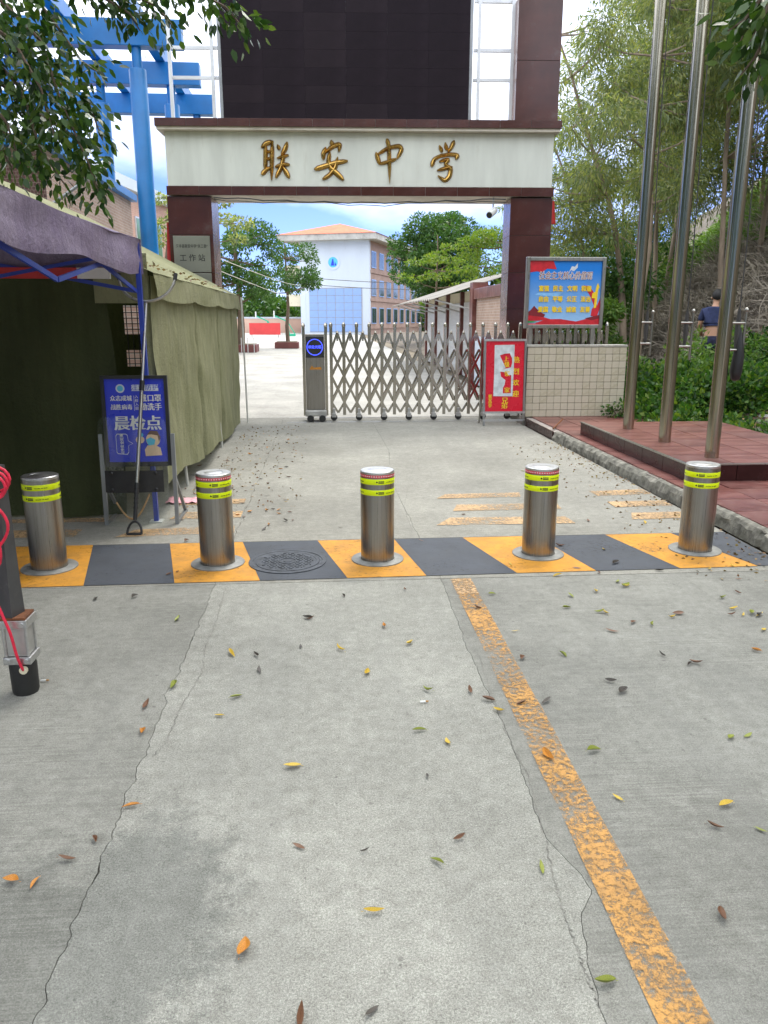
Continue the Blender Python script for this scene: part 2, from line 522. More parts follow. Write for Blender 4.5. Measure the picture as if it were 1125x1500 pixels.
pm('bark', (0.17, 0.125, 0.09), 0.9, 0, 0.4, 6, 0.7, 30, stretch=(1, 1, 0.3))
pm('bark_pale', (0.30, 0.23, 0.17), 0.85, 0, 0.4, 4, 0.4, 20, 0.35, (0.15, 0.09, 0.06), stretch=(1, 1, 0.25))
pm('twig_grey', (0.30, 0.26, 0.21), 0.95, 0, 0.4, 1.2)
pm('board_red', (0.60, 0.010, 0.028), 0.28, 0, 0.06, 3)
pm('print_yellow', (0.84, 0.58, 0.02), 0.4, 0, 0.04, 5)
pm('torn_paper', (0.56, 0.60, 0.63), 0.85, 0, 0.2, 14, 0.4, 50)
pm('board_blue', (0.030, 0.050, 0.58), 0.3, 0, 0.08, 2)
m, nt, b, out = new_mat('sky_blue_print')
gs = nt.nodes.new('ShaderNodeSeparateXYZ')
nt.links.new(coords(nt, 'Generated'), gs.inputs[0])
nt.links.new(ramp(nt, gs.outputs['Z'], 0.05, 0.85, (0.30, 0.52, 0.80, 1), (0.008, 0.20, 0.68, 1)), b.inputs['Base Color'])
b.inputs['Roughness'].default_value = 0.3
pm('sky_pale_print', (0.22, 0.47, 0.80), 0.3, 0, 0.2, 4)
pm('print_red', (0.55, 0.018, 0.03), 0.35, 0, 0.22, 8)
pm('print_darkred', (0.20, 0.012, 0.02), 0.4, 0, 0.2, 8)
pm('print_green', (0.03, 0.35, 0.08), 0.4, 0, 0.2, 8)
pm('print_grey', (0.62, 0.66, 0.72), 0.4, 0, 0.1, 8)
pm('print_cyan', (0.10, 0.50, 0.72), 0.4, 0, 0.1, 8)
pm('print_skin', (0.80, 0.58, 0.40), 0.4, 0, 0.1, 8)
pm('print_brown', (0.16, 0.09, 0.07), 0.4, 0, 0.1, 8)
pm('cord_red', (0.72, 0.02, 0.06), 0.5, 0, 0.15, 30)
pm('post_grey', (0.055, 0.055, 0.058), 0.5, 0, 0.25, 6, 0, 60, 0.2, (0.16, 0.15, 0.14))
pm('skin', (0.50, 0.27, 0.17), 0.5, 0, 0.08, 10)
pm('cloth_navy', (0.028, 0.038, 0.10), 0.9, 0, 0.25, 14, 0.3, 50)
pm('cloth_trousers', (0.022, 0.024, 0.055), 0.9, 0, 0.6, 16, 0.3, 50)
pm('hair', (0.010, 0.008, 0.007), 0.6, 0, 0.3, 30)
pm('cable', (0.05, 0.05, 0.05), 0.6, 0, 0.2, 3)
pm('cable_pale', (0.60, 0.56, 0.48), 0.6, 0, 0.1, 3)
pm('stone', (0.30, 0.29, 0.27), 0.9, 0, 0.3, 4, 0.5, 20)
pm('soil_orange', (0.33, 0.165, 0.07), 0.95, 0, 0.4, 3, 0.8, 18)
pm('planter', (0.16, 0.05, 0.045), 0.6, 0, 0.2, 2)
pm('banner_red', (0.60, 0.05, 0.05), 0.6, 0, 0.12, 1)
pm('hoop_green', (0.02, 0.38, 0.22), 0.45, 0, 0.1, 2)
pm('litter_pink', (0.72, 0.36, 0.40), 0.7, 0, 0.2, 20)
pm('straw', (0.42, 0.24, 0.10), 0.8, 0, 0.2, 20)
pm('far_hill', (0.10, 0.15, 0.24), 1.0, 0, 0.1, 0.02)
clear_mat('acrylic')
emit_mat('led_blue', (0.05, 0.08, 1.0), 1.6)
leaf_mat('leaf_ficus', [(0.012, 0.035, 0.008), (0.025, 0.065, 0.012), (0.05, 0.11, 0.018), (0.10, 0.15, 0.025)], 0.25, 0.32)
leaf_mat('leaf_euc', [(0.11, 0.15, 0.075), (0.165, 0.205, 0.10), (0.24, 0.275, 0.135), (0.35, 0.34, 0.12)], 0.5)
leaf_mat('leaf_euc_yellow', [(0.13, 0.19, 0.04), (0.20, 0.25, 0.05), (0.31, 0.30, 0.06), (0.36, 0.27, 0.06)], 0.5)
leaf_mat('leaf_yard', [(0.03, 0.085, 0.02), (0.055, 0.13, 0.028), (0.09, 0.17, 0.035)], 0.3)
leaf_mat('leaf_lime', [(0.08, 0.15, 0.018), (0.13, 0.21, 0.025), (0.20, 0.24, 0.035)], 0.4)
leaf_mat('leaf_cover', [(0.014, 0.045, 0.009), (0.030, 0.090, 0.015), (0.06, 0.145, 0.022), (0.16, 0.23, 0.032)], 0.35)
leaf_mat('leaf_fern', [(0.06, 0.14, 0.025), (0.10, 0.19, 0.03), (0.15, 0.22, 0.045)], 0.35)
leaf_mat('litter', [(0.14, 0.065, 0.03), (0.22, 0.12, 0.05), (0.30, 0.22, 0.06), (0.10, 0.07, 0.045)], 0.05)
for nm, c in (('leaf_yellow', (0.52, 0.36, 0.035)), ('leaf_green', (0.22, 0.25, 0.03)), ('leaf_orange', (0.48, 0.20, 0.025)),
              ('leaf_brown', (0.15, 0.07, 0.035)), ('leaf_dark', (0.055, 0.045, 0.035))):
    pm(nm, c, 0.45, 0, 0.35, 28, 0.2, 60)


# ------------------------------------------------------------------ mesh builder
class MB:
    def __init__(self, origin=(0, 0, 0)):
        self.v, self.f, self.o = [], [], Vector(origin)

    def add(self, vs, fs):
        n = len(self.v)
        self.v += [tuple(Vector(p) - self.o) for p in vs]
        self.f += [tuple(n + i for i in f) for f in fs]
        return self

    def box(self, lo, hi, rz=0.0, piv=None):
        (x0, y0, z0), (x1, y1, z1) = lo, hi
        vs = [(x0, y0, z0), (x1, y0, z0), (x1, y1, z0), (x0, y1, z0), (x0, y0, z1), (x1, y0, z1), (x1, y1, z1), (x0, y1, z1)]
        if rz:
            p = Vector(piv) if piv is not None else Vector(((x0 + x1) / 2, (y0 + y1) / 2, 0))
            M = Matrix.Rotation(rz, 3, 'Z')
            vs = [M @ (Vector(q) - p) + p for q in vs]
        return self.add(vs, [(0, 3, 2, 1), (4, 5, 6, 7), (0, 1, 5, 4), (1, 2, 6, 5), (2, 3, 7, 6), (3, 0, 4, 7)])

    def bar(self, a, b, w, d, up=(0, 0, 1)):
        """Rectangular bar from a to b, w across and d along 'up'."""
        a, b = Vector(a), Vector(b)
        t = (b - a).normalized()
        u = Vector(up)
        s = t.cross(u)
        if s.length < 1e-4:
            s = t.cross(Vector((1, 0, 0)))
        s.normalize()
        u = s.cross(t).normalized()
        s, u = s * w / 2, u * d / 2
        vs = [a - s - u, a + s - u, a + s + u, a - s + u, b - s - u, b + s - u, b + s + u, b - s + u]
        return self.add(vs, [(0, 3, 2, 1), (4, 5, 6, 7), (0, 1, 5, 4), (1, 2, 6, 5), (2, 3, 7, 6), (3, 0, 4, 7)])

    def tube(self, pts, rad, n=10, caps=True):
        pts = [Vector(p) for p in pts]
        if not isinstance(rad, (list, tuple)):
            rad = [rad] * len(pts)
        vs, fs = [], []
        ref = Vector((0.31, 0.17, 0.93)).normalized()
        for i, p in enumerate(pts):
            t = (pts[min(i + 1, len(pts) - 1)] - pts[max(i - 1, 0)]).normalized()
            s = t.cross(ref)
            if s.length < 0.05:
                s = t.cross(Vector((1, 0, 0)))
            s.normalize()
            u = s.cross(t)
            for k in range(n):
                a = 2 * math.pi * k / n
                vs.append(p + (s * math.cos(a) + u * math.sin(a)) * rad[i])
        for i in range(len(pts) - 1):
            for k in range(n):
                k2 = (k + 1) % n
                fs.append((i * n + k, i * n + k2, (i + 1) * n + k2, (i + 1) * n + k))
        if caps:
            fs.append(tuple(range(n - 1, -1, -1)))
            fs.append(tuple(range((len(pts) - 1) * n, len(pts) * n)))
        return self.add(vs, fs)

    def lathe(self, prof, c=(0, 0, 0), n=32, close=True):
        c = Vector(c)
        vs, fs = [], []
        for r, z in prof:
            for k in range(n):
                a = 2 * math.pi * k / n
                vs.append(c + Vector((r * math.cos(a), r * math.sin(a), z)))
        for i in range(len(prof) - 1):
            for k in range(n):
                k2 = (k + 1) % n
                fs.append((i * n + k, i * n + k2, (i + 1) * n + k2, (i + 1) * n + k))
        if close:
            fs.append(tuple(range(n - 1, -1, -1)))
            fs.append(tuple(range((len(prof) - 1) * n, len(prof) * n)))
        return self.add(vs, fs)

    def prism(self, poly, vec):
        """Polygon (3D points) extruded by vec."""
        vec = Vector(vec)
        n = len(poly)
        vs = [Vector(p) for p in poly] + [Vector(p) + vec for p in poly]
        fs = [tuple(range(n)), tuple(range(2 * n - 1, n - 1, -1))]
        fs += [(i, n + i, n + (i + 1) % n, (i + 1) % n) for i in range(n)]
        return self.add(vs, fs)

    def grid(self, fn, nu, nv):
        vs = [fn(i / nu, j / nv) for j in range(nv + 1) for i in range(nu + 1)]
        fs = [(j * (nu + 1) + i, j * (nu + 1) + i + 1, (j + 1) * (nu + 1) + i + 1, (j + 1) * (nu + 1) + i) for j in range(nv) for i in range(nu)]
        return self.add(vs, fs)

    def mesh(self, name, smooth=None, bevel=0.0):
        me = bpy.data.meshes.new(name)
        me.from_pydata([tuple(p) for p in self.v], [], self.f)
        bm = bmesh.new()
        bm.from_mesh(me)
        bmesh.ops.recalc_face_normals(bm, faces=bm.faces)
        if bevel > 0:
            es = [e for e in bm.edges if len(e.link_faces) == 2 and e.calc_face_angle(0) > 0.6]
            bmesh.ops.bevel(bm, geom=es, offset=bevel, segments=2, affect='EDGES', profile=0.6)
        if smooth is not None:
            for f in bm.faces:
                f.smooth = True
            for e in bm.edges:
                if len(e.link_faces) == 2 and e.calc_face_angle(0) > R(smooth):
                    e.smooth = False
        bm.to_mesh(me)
        bm.free()
        return me

    def build(self, name, mat, parent=None, smooth=None, bevel=0.0, kind=None):
        me = self.mesh(name, smooth, bevel)
        me.materials.append(MATS[mat])
        return link(name, me, parent, kind)


def link(name, me, parent=None, kind=None):
    o = bpy.data.objects.new(name, me)
    COL.objects.link(o)
    if parent is not None:
        o.parent = parent
    if kind:
        o['kind'] = kind
    return o


def tag(o, label, cat, group=None):
    o['label'] = label
    o['category'] = cat
    if group:
        o['group'] = group
    return o


def thing(name, label, cat, loc=(0, 0, 0), group=None, rz=0.0):
    o = bpy.data.objects.new(name, None)
    o.empty_display_size = 0.1
    COL.objects.link(o)
    o.location = loc
    o.rotation_euler = (0, 0, rz)
    return tag(o, label, cat, group)


def copy_tree(o, parent=None):
    c = o.copy()
    COL.objects.link(c)
    c.parent = parent
    for ch in list(o.children):
        copy_tree(ch, c)
    return c


def rep(name, me, parent, locs, kind=None):
    """Alike pieces sharing one mesh; locs are local offsets."""
    for l in locs:
        o = link(name, me, parent, kind)
        o.location = l


TXT = {}


def text_arrays(s, bold=0.0):
    key = (s, bold)
    if key not in TXT:
        cu = bpy.data.curves.new('t', 'FONT')
        cu.body = s
        cu.align_x = 'CENTER'
        cu.align_y = 'CENTER'
        cu.offset = bold
        cu.resolution_u = 2
        ob = bpy.data.objects.new('t', cu)
        COL.objects.link(ob)
        dg = bpy.context.evaluated_depsgraph_get()
        me = bpy.data.meshes.new_from_object(ob.evaluated_get(dg))
        TXT[key] = ([v.co.copy() for v in me.vertices], [tuple(p.vertices) for p in me.polygons])
        bpy.data.objects.remove(ob)
        bpy.data.meshes.remove(me)
        bpy.data.curves.remove(cu)
    return TXT[key]


def put_text(mb, s, c, size, right=(1, 0, 0), up=(0, 0, 1), bold=0.0, shear=0.0, sx=1.0):
    vs, fs = text_arrays(s, bold)
    c, r, u = Vector(c), Vector(right), Vector(up)
    mb.add([c + r * ((v.x * sx + v.y * shear) * size) + u * (v.y * size) for v in vs], fs)


# ------------------------------------------------------------------ foliage helpers
def rand_unit(n):
    v = RNG.normal(size=(n, 3))
    return v / np.linalg.norm(v, axis=1, keepdims=True)


def leaf_mesh(name, cen, axis, length, width, hexa=False, jit=0.3):
    """cen, axis: (n,3). One small blade per centre, pointing along axis."""
    n = len(cen)
    ax = axis / (np.linalg.norm(axis, axis=1, keepdims=True) + 1e-9)
    side = np.cross(ax, rand_unit(n))
    side /= (np.linalg.norm(side, axis=1, keepdims=True) + 1e-9)
    nor = np.cross(ax, side)
    L = length * (1 + jit * (RNG.random((n, 1)) * 2 - 1))
    W = width * (1 + jit * (RNG.random((n, 1)) * 2 - 1)) * 0.5
    if hexa:
        pts = np.stack([cen, cen + ax * L * 0.3 + side * W + nor * L * 0.04, cen + ax * L * 0.68 + side * W * 0.8 + nor * L * 0.03,
                        cen + ax * L - nor * L * 0.06, cen + ax * L * 0.68 - side * W * 0.8 + nor * L * 0.03,
                        cen + ax * L * 0.3 - side * W + nor * L * 0.04], axis=1)
        k = 6
    else:
        pts = np.stack([cen, cen + ax * L * 0.42 + side * W, cen + ax * L - nor * L * 0.08, cen + ax * L * 0.42 - side * W], axis=1)
        k = 4
    return raw_mesh(name, pts.reshape(-1, 3), np.arange(n * k).reshape(n, k))


def raw_mesh(name, verts, faces):
    me = bpy.data.meshes.new(name)
    n, k = faces.shape
    me.vertices.add(len(verts))
    me.vertices.foreach_set('co', verts.astype(np.float32).ravel())
    me.loops.add(n * k)
    me.loops.foreach_set('vertex_index', faces.astype(np.int32).ravel())
    me.polygons.add(n)
    me.polygons.foreach_set('loop_start', np.arange(0, n * k, k, dtype=np.int32))
    me.update(calc_edges=True)
    return me


def clump_leaves(clumps, droop=0.3, shell=0.35):
    """clumps: (x,y,z,rx,ry,rz,n). Returns centres and axes."""
    cs, axs = [], []
    for (x, y, z, rx, ry, rz, n) in clumps:
        u = rand_unit(n)
        r = (shell + (1 - shell) * RNG.random((n, 1))) ** 0.6
        p = u * r * np.array([rx, ry, rz])
        cs.append(p + np.array([x, y, z]))
        axs.append(u * 0.8 + rand_unit(n) * 0.8 + np.array([0, 0, -droop]))
    return np.concatenate(cs), np.concatenate(axs)


def tree(name, label, base, trunk, clumps, leaf, bark, lsize, lw, r0=0.12, droop=0.3, group=None, hexa=False, shell=0.35, limbs=True):
    t = thing(name, label, 'tree', base, group)
    mb = MB(base)
    tr = [Vector(p) for p in trunk]
    nt_ = len(tr)
    mb.tube(tr, [r0 * (1 - 0.75 * i / (nt_ - 1)) for i in range(nt_)], 8)
    if limbs:
        for c in clumps:
            c0 = Vector(c[:3])
            cand = [p for p in tr[1:] if p.z < c0.z + 0.3] or [tr[1]]
            p = min(cand, key=lambda q: (q - c0).length)
            mid = p.lerp(c0, 0.55) + Vector((0, 0, -0.06 * (c0 - p).length))
            mb.tube([p, mid, c0], [r0 * 0.3, r0 * 0.2, r0 * 0.07], 5, False)
    mb.build('trunk', bark, t, 60)
    cs, ax = clump_leaves(clumps, droop, shell)
    me = leaf_mesh('crown', cs - np.array(base), ax, lsize, lw, hexa)
    me.materials.append(MATS[leaf])
    link('crown', me, t)
    return t


def rc(a, b):
    return random.uniform(a, b)


# ================================================================== GROUND
def hill_h(x, y):
    """Terrain height to the right of the gate."""
    t = x - 7.35 - 0.10 * max(0, 12 - y) - 0.28 * max(0, y - 21)
    h = 0.0
    if x > 4.4:
        h += 0.10 * min(1, (x - 4.4) / 0.8) + 0.20 * min(1, max(0, x - 5.2) / 1.6)
    if t > 0:
        h += 0.80 * t if t < 14 else 0.80 * 14 + 0.25 * (t - 14)
    if t > -0.3:
        h += 0.22 * mnoise.noise(Vector((x * 0.6, y * 0.6, 0))) * min(1, t + 0.3) + 0.5 * mnoise.noise(Vector((x * 0.16, y * 0.16, 3))) * min(1, max(0, t) / 4)
    return h


mb = MB()
mb.add([(-600, -200, -0.06), (600, -200, -0.06), (600, 1200, -0.06), (-600, 1200, -0.06)], [(0, 1, 2, 3)])
mb.build('ground', 'earth', kind='structure')

mb = MB()
nx_, ny_ = 90, 110


def hill_fn(u, v):
    x, y = 4.45 + (u ** 1.6) * 60, -12 + v * 92
    edge = min(1.0, u * 30)
    return (x, y, max(-0.1, hill_h(x, y) * edge - 0.03 * (1 - edge)))


mb.grid(hill_fn, nx_, ny_)
hill = mb.build('hillside', 'earth', smooth=80, kind='structure')
m, nt, b, out = new_mat('hill_soil')
v = coords(nt, 'Object')
c0 = ramp(nt, noise(nt, v, 0.55, 7, 0.7), 0.35, 0.65, (0.10, 0.082, 0.06, 1), (0.19, 0.16, 0.12, 1))
dd = nt.nodes.new('ShaderNodeVectorMath')
dd.operation = 'DISTANCE'
nt.links.new(v, dd.inputs[0])
dd.inputs[1].default_value = (9.3, 14.0, 1.7)
da = nt.nodes.new('ShaderNodeMath')
da.operation = 'MULTIPLY_ADD'
nt.links.new(noise(nt, v, 1.4, 7, 0.7), da.inputs[0])
da.inputs[1].default_value = 2.6
nt.links.new(dd.outputs['Value'], da.inputs[2])
mr = nt.nodes.new('ShaderNodeMapRange')
mr.inputs['From Min'].default_value = 2.0
mr.inputs['From Max'].default_value = 2.7
mr.inputs['To Min'].default_value = 1.0
mr.inputs['To Max'].default_value = 0.0
nt.links.new(da.outputs[0], mr.inputs['Value'])
c0 = mixc(nt, mr.outputs[0], c0, (0.27, 0.145, 0.07))
c0 = mixc(nt, 0.7, c0, ramp(nt, noise(nt, v, 9, 7, 0.75), 0.3, 0.7, (0.45, 0.45, 0.45, 1), (1.4, 1.4, 1.4, 1)), 'MULTIPLY')
nt.links.new(c0, b.inputs['Base Color'])
b.inputs['Roughness'].default_value = 0.95
bump(nt, b, noise(nt, v, 6, 8, 0.75), 0.9, 0.12)
hill.data.materials.clear()
hill.data.materials.append(m)

# road bed, slabs and painted markings -------------------------------------------------
mb = MB()
mb.box((-9, -9, -0.055), (2.96, 12.55, -0.014))
road = mb.build('road', 'joint_dark', kind='structure')


def wob(y, seed, a=0.012):
    return a * mnoise.noise(Vector((y * 3.1, seed, 0))) + a * 0.7 * mnoise.noise(Vector((y * 11.0, seed, 5)))


CRACK = [(-3, 0.62), (1.3, 0.60), (1.45, 0.62), (1.60, 0.63), (1.69, 0.655), (1.76, 0.695), (1.84, 0.70), (1.92, 0.672), (1.99, 0.65), (2.2, 0.655), (2.59, 0.67), (3.48, 0.66), (4.28, 0.68), (4.42, 0.68),
         (5.3, 0.66), (7.5, 0.62), (9.2, 0.75), (12.5, 0.70)]


def crack_x(y):
    for (y0, x0), (y1, x1) in zip(CRACK, CRACK[1:]):
        if y0 <= y <= y1:
            return x0 + (x1 - x0) * (y - y0) / (y1 - y0)
    return 0.66


def slab(xa, xb, y0, y1, mat, seed):
    """Cast slab with slightly ragged long edges; xa, xb are functions of y."""
    n = max(4, int((y1 - y0) / (0.016 if y0 < 5 else 0.04)))
    top, fs = [], []
    for i in range(n + 1):
        y = y0 + (y1 - y0) * i / n
        yl = y0 + wob(xa(y), seed + 9, 0.004) if i == 0 else (y1 + wob(xb(y), seed + 7, 0.004) if i == n else y)
        top += [(xa(y), yl, 0.0), (xb(y), yl, 0.0), (xa(y), yl, -0.03), (xb(y), yl, -0.03)]
    for i in range(n):
        a, c = i * 4, i * 4 + 4
        fs += [(a, a + 1, c + 1, c), (a, c, c + 2, a + 2), (a + 1, a + 3, c + 3, c + 1)]
    fs += [(0, 2, 3, 1), (n * 4, n * 4 + 1, n * 4 + 3, n * 4 + 2)]
    mb = MB()
    mb.add(top, fs)
    return mb.build('slab', mat, road)


LJ = lambda y: -0.685 + wob(y, 1, 0.022) + 0.010 * mnoise.noise(Vector((y * 26, 3, 0))) + 0.005 * mnoise.noise(Vector((y * 60, 3, 7)))
CR = lambda y: crack_x(y) + wob(y, 4, 0.014) + 0.006 * mnoise.noise(Vector((y * 33, 5, 0)))
for y0, y1, ms in ((-9, 4.43, ('concrete_side', 'concrete_mid', 'concrete_side')), (4.438, 5.335, ('concrete_far',) * 3),
                   (5.343, 12.5, ('concrete_far',) * 3)):
    g = 0.0012
    slab(lambda y: -8.9, lambda y: LJ(y) - g, y0, y1, ms[0], 1)
    slab(lambda y: LJ(y) + g + 0.008 * max(0, mnoise.noise(Vector((y * 9, 2, 2)))) ** 1.5, lambda y: CR(y) - 0.001, y0, y1, ms[1], 2)
    slab(lambda y: CR(y) + 0.001, lambda y: 2.95, y0, y1, ms[2], 3)

mb = MB()
mb.box((-40, 12.56, -0.055), (3.55, 95, -0.004))
mb.build('courtyard', 'concrete_yard', kind='structure')


def sheet(name, poly, mat, z=0.004):
    mb = MB()
    mb.add([(x, y, z) for x, y in poly], [tuple(range(len(poly)))])
    return mb.build(name, mat, road)


near_x = [-2.02, -1.46, -0.93, -0.42, 0.11, 0.60, 1.17, 1.68, 2.23, 2.75]
far_x = [-2.22, -1.65, -1.12, -0.61, -0.08, 0.47, 0.97, 1.51, 2.03, 2.53]
for i in range(9):
    sheet('yellow_marking' if i % 2 == 0 else 'dark_marking',
          [(near_x[i] + 0.001, 4.45 + 0.008 * i), (near_x[i + 1] - 0.001, 4.45 + 0.008 * (i + 1)), (far_x[i + 1] - 0.001, 5.325), (far_x[i] + 0.001, 5.32)],
          'paint_yellow' if i % 2 == 0 else 'paint_slate')
sheet('dark_marking', [(2.752, 4.53), (2.94, 4.53), (2.94, 5.325), (2.532, 5.325)], 'paint_slate')
sheet('dark_marking', [(-3.4, 4.44), (-2.022, 4.45), (-2.222, 5.32), (-3.4, 5.32)], 'paint_slate')
# long worn edge line
pts_l, pts_r = [], []
for i in range(60):
    y = -2.0 + 6.42 * i / 59
    xc = 0.775 + 0.006 * y
    pts_l.append((xc - 0.062 + wob(y, 20, 0.006), y))
    pts_r.append((xc + 0.062 + wob(y, 21, 0.006), y))
mb = MB()
mb.add([(x, y, 0.004) for x, y in pts_l] + [(x, y, 0.004) for x, y in pts_r], [(i, 60 + i, 61 + i, i + 1) for i in range(59)])
mb.build('yellow_marking', 'paint_line', road)
# short faded bars across the lane, both sides
for poly in (((0.83, 5.68), (1.92, 5.66), (1.90, 5.88), (0.97, 5.90)), ((1.03, 6.12), (1.95, 6.13), (1.97, 6.34), (1.10, 6.34)), ((0.96, 6.58), (1.72, 6.60), (1.75, 6.77), (1.06, 6.75)),
             ((2.40, 5.74), (2.93, 5.76), (2.93, 5.96), (2.48, 5.95)), ((2.42, 6.15), (2.93, 6.17), (2.93, 6.37), (2.42, 6.35)), ((2.42, 6.58), (2.93, 6.62), (2.93, 6.82), (2.40, 6.78)),
             ((-1.55, 5.52), (-0.70, 5.58), (-0.72, 5.78), (-1.45, 5.72)), ((-1.26, 6.02), (-0.70, 6.04), (-0.70, 6.25), (-1.20, 6.25)), ((-1.30, 6.50), (-0.72, 6.52), (-0.72, 6.70), (-1.25, 6.68)),
             ((-3.3, 5.55), (-1.85, 5.56), (-1.85, 5.76), (-3.3, 5.76)), ((-3.3, 5.98), (-1.70, 5.98), (-1.70, 6.10), (-3.3, 6.10)), ((0.735, 4.15), (0.86, 4.15), (0.86, 4.41), (0.735, 4.41))):
    sheet('faded_marking', poly, 'paint_faded', 0.0045)
# hairline cracks in the slabs
for pts in ([(800, 1232), (812, 1290), (818, 1312), (836, 1362), (850, 1402), (864, 1440), (886, 1492)], [(330, 862), (318, 905), (300, 950), (296, 985), (262, 1040), (246, 1085), (222, 1110)],
            [(640, 605), (618, 660), (600, 700), (592, 745), (606, 785)], [(700, 960), (742, 1075), (770, 1130), (800, 1232)], [(1000, 845), (1050, 880), (1125, 905)], [(480, 780), (640, 772), (820, 770)]):
    w = []
    for (xa, ya), (xb, yb_) in zip(pts, pts[1:]):
        for k in range(14):
            t = k / 14
            q = G(xa + (xb - xa) * t, ya + (yb_ - ya) * t)
            w.append(Vector((q.x + rc(-.006, .006), q.y + rc(-.006, .006), 0.0022)))
    mb = MB()
    vs = []
    for q in w:
        hw = rc(0.0006, 0.0018)
        vs += [(q.x - hw, q.y - hw * 0.5, q.z), (q.x + hw, q.y + hw * 0.5, q.z)]
    mb.add(vs, [(2 * k, 2 * k + 1, 2 * k + 3, 2 * k + 2) for k in range(len(w) - 1)])
    mb.build('crack', 'joint_dark', road)

# ------------------------------------------------------------------ kerb, red paving, flagpole plinth
mb = MB()
prof_n = 460
vs, fs = [], []


def kn(y, f, k):
    return mnoise.noise(Vector((y * f, k, 0.5)))


for i in range(prof_n + 1):
    y = -6 + 15.9 * i / prof_n
    x = 3.06 - 0.010 * max(0, y - 5) + 0.020 * kn(y, 2.3, 1)
    chip = max(0, kn(y, 1.9, 3)) * 0.05 + 0.022 * abs(kn(y, 7, 1)) + 0.014 * abs(kn(y, 23, 2))
    split = 0.03 if abs((y * 0.9) % 1.0 - 0.5) < 0.012 else 0.0
    vs += [(x - 0.038 + 0.010 * kn(y, 9, 12) + split, y, -0.02), (x - 0.036 + 0.016 * kn(y, 5, 8) + 0.010 * kn(y, 26, 9) + split, y, 0.030 + 0.012 * kn(y, 14, 5)),
           (x - 0.026 + 0.018 * kn(y, 6, 10) + 0.010 * kn(y, 31, 11) + split, y, 0.072 + 0.014 * kn(y, 11, 6)), (x - 0.012 + chip * 0.9, y, 0.110 - chip - split * 0.5),
           (x + 0.025 + chip * 1.3 + 0.008 * kn(y, 18, 4), y, 0.116 - chip * 0.25)]
    vs += [(x + 0.075, y, 0.08)]
for i in range(prof_n):
    for k in range(5):
        a = i * 6 + k
        fs.append((a, a + 1, a + 7, a + 6))
mb.add(vs, fs)
mb.build('kerb', 'kerb_concrete', smooth=12, kind='structure')

mb = MB()
mb.box((3.075, -6, -0.05), (6.2, 9.89, 0.100))
mb.box((2.99, 9.895, -0.05), (6.2, 11.9, 0.100))
pave = mb.build('pavement', 'grout', kind='structure')
tile_lo = MB().box((0, 0, 0), (0.389, 0.389, 0.016)).mesh('tile', bevel=0.002)
tile_lo.materials.append(MATS['red_tile'])
tile_lo2 = tile_lo.copy()
tile_lo2.materials.clear()
tile_lo2.materials.append(MATS['red_tile_b'])
PL = (3.26, 6.62, 5.05, 9.62)      # plinth footprint
for i in range(8):
    for j in range(-4, 20):
        x, y = 3.095 + i * 0.4, 3.9 + j * 0.4
        if y > 11.5 or x > 4.9 and y > 7:
            continue
        if x > PL[0] and x + 0.4 < PL[2] and y > PL[1] and y + 0.4 < PL[3]:
            continue
        o = link('tile', tile_lo if random.random() < 0.6 else tile_lo2, pave)
        o.location = (x, y, 0.1005 + rc(-0.002, 0.002))
        o.rotation_euler = (rc(-0.004, 0.004), rc(-0.004, 0.004), 0)
# dark tiled riser where the kerb stops, near the gate
rise = MB().box((0, 0, 0), (0.022, 0.37, 0.108)).mesh('riser_tile', bevel=0.002)
rise.materials.append(MATS['maroon_trim'])
for j in range(4):
    link('riser_tile', rise, pave).location = (2.966, 9.90 + j * 0.376, 0.0)

mb = MB()
mb.box((PL[0], PL[1], 0.098), (PL[2], PL[3], 0.254))
plinth = mb.build('flagpole_plinth', 'grout', kind='structure')
t_me = MB().box((0, 0, 0), (0.435, 0.485, 0.014)).mesh('tile', bevel=0.002)
t_me.materials.append(MATS['red_tile'])
t_me2 = t_me.copy()
t_me2.materials.clear()
t_me2.materials.append(MATS['red_tile_b'])
for i in range(4):
    for j in range(6):
        o = link('tile', t_me if random.random() < 0.6 else t_me2, plinth)
        o.location = (PL[0] + 0.012 + i * 0.442, PL[1] + 0.012 + j * 0.494, 0.2545)
s1 = MB().box((0, 0, 0), (0.018, 0.49, 0.145)).mesh('side_tile', bevel=0.002)
s2 = MB().box((0, 0, 0), (0.44, 0.018, 0.145)).mesh('side_tile', bevel=0.002)
for s in (s1, s2):
    s.materials.append(MATS['maroon_trim'])
for j in range(6):
    link('side_tile', s1, plinth).location = (PL[0] - 0.020, PL[1] + 0.01 + j * 0.495, 0.118)
for j in range(4):
    link('side_tile', s2, plinth).location = (PL[0] + j * 0.446, PL[1] - 0.020, 0.118)
mb = MB()
mb.box((PL[0] - 0.024, PL[1] - 0.024, 0.264), (PL[0] + 0.010, PL[3], 0.274))
mb.box((PL[0] + 0.011, PL[1] - 0.024, 0.264), (PL[2], PL[1] + 0.010, 0.274))
mb.build('edge_trim', 'steel_frame', plinth)

# ================================================================== ARCH
AR = thing('school_gate_arch', 'maroon tiled gateway with white name beam and dark screen on top', 'gateway', (0.62, 13.0, 0), rz=R(-2.6))
# local frame: x along the arch, y depth (0 = pillar front), z up
XL0, XL1, XR0, XR1 = -3.06, -2.37, 2.37, 3.04
Z_B0, Z_B1 = 3.43, 4.45


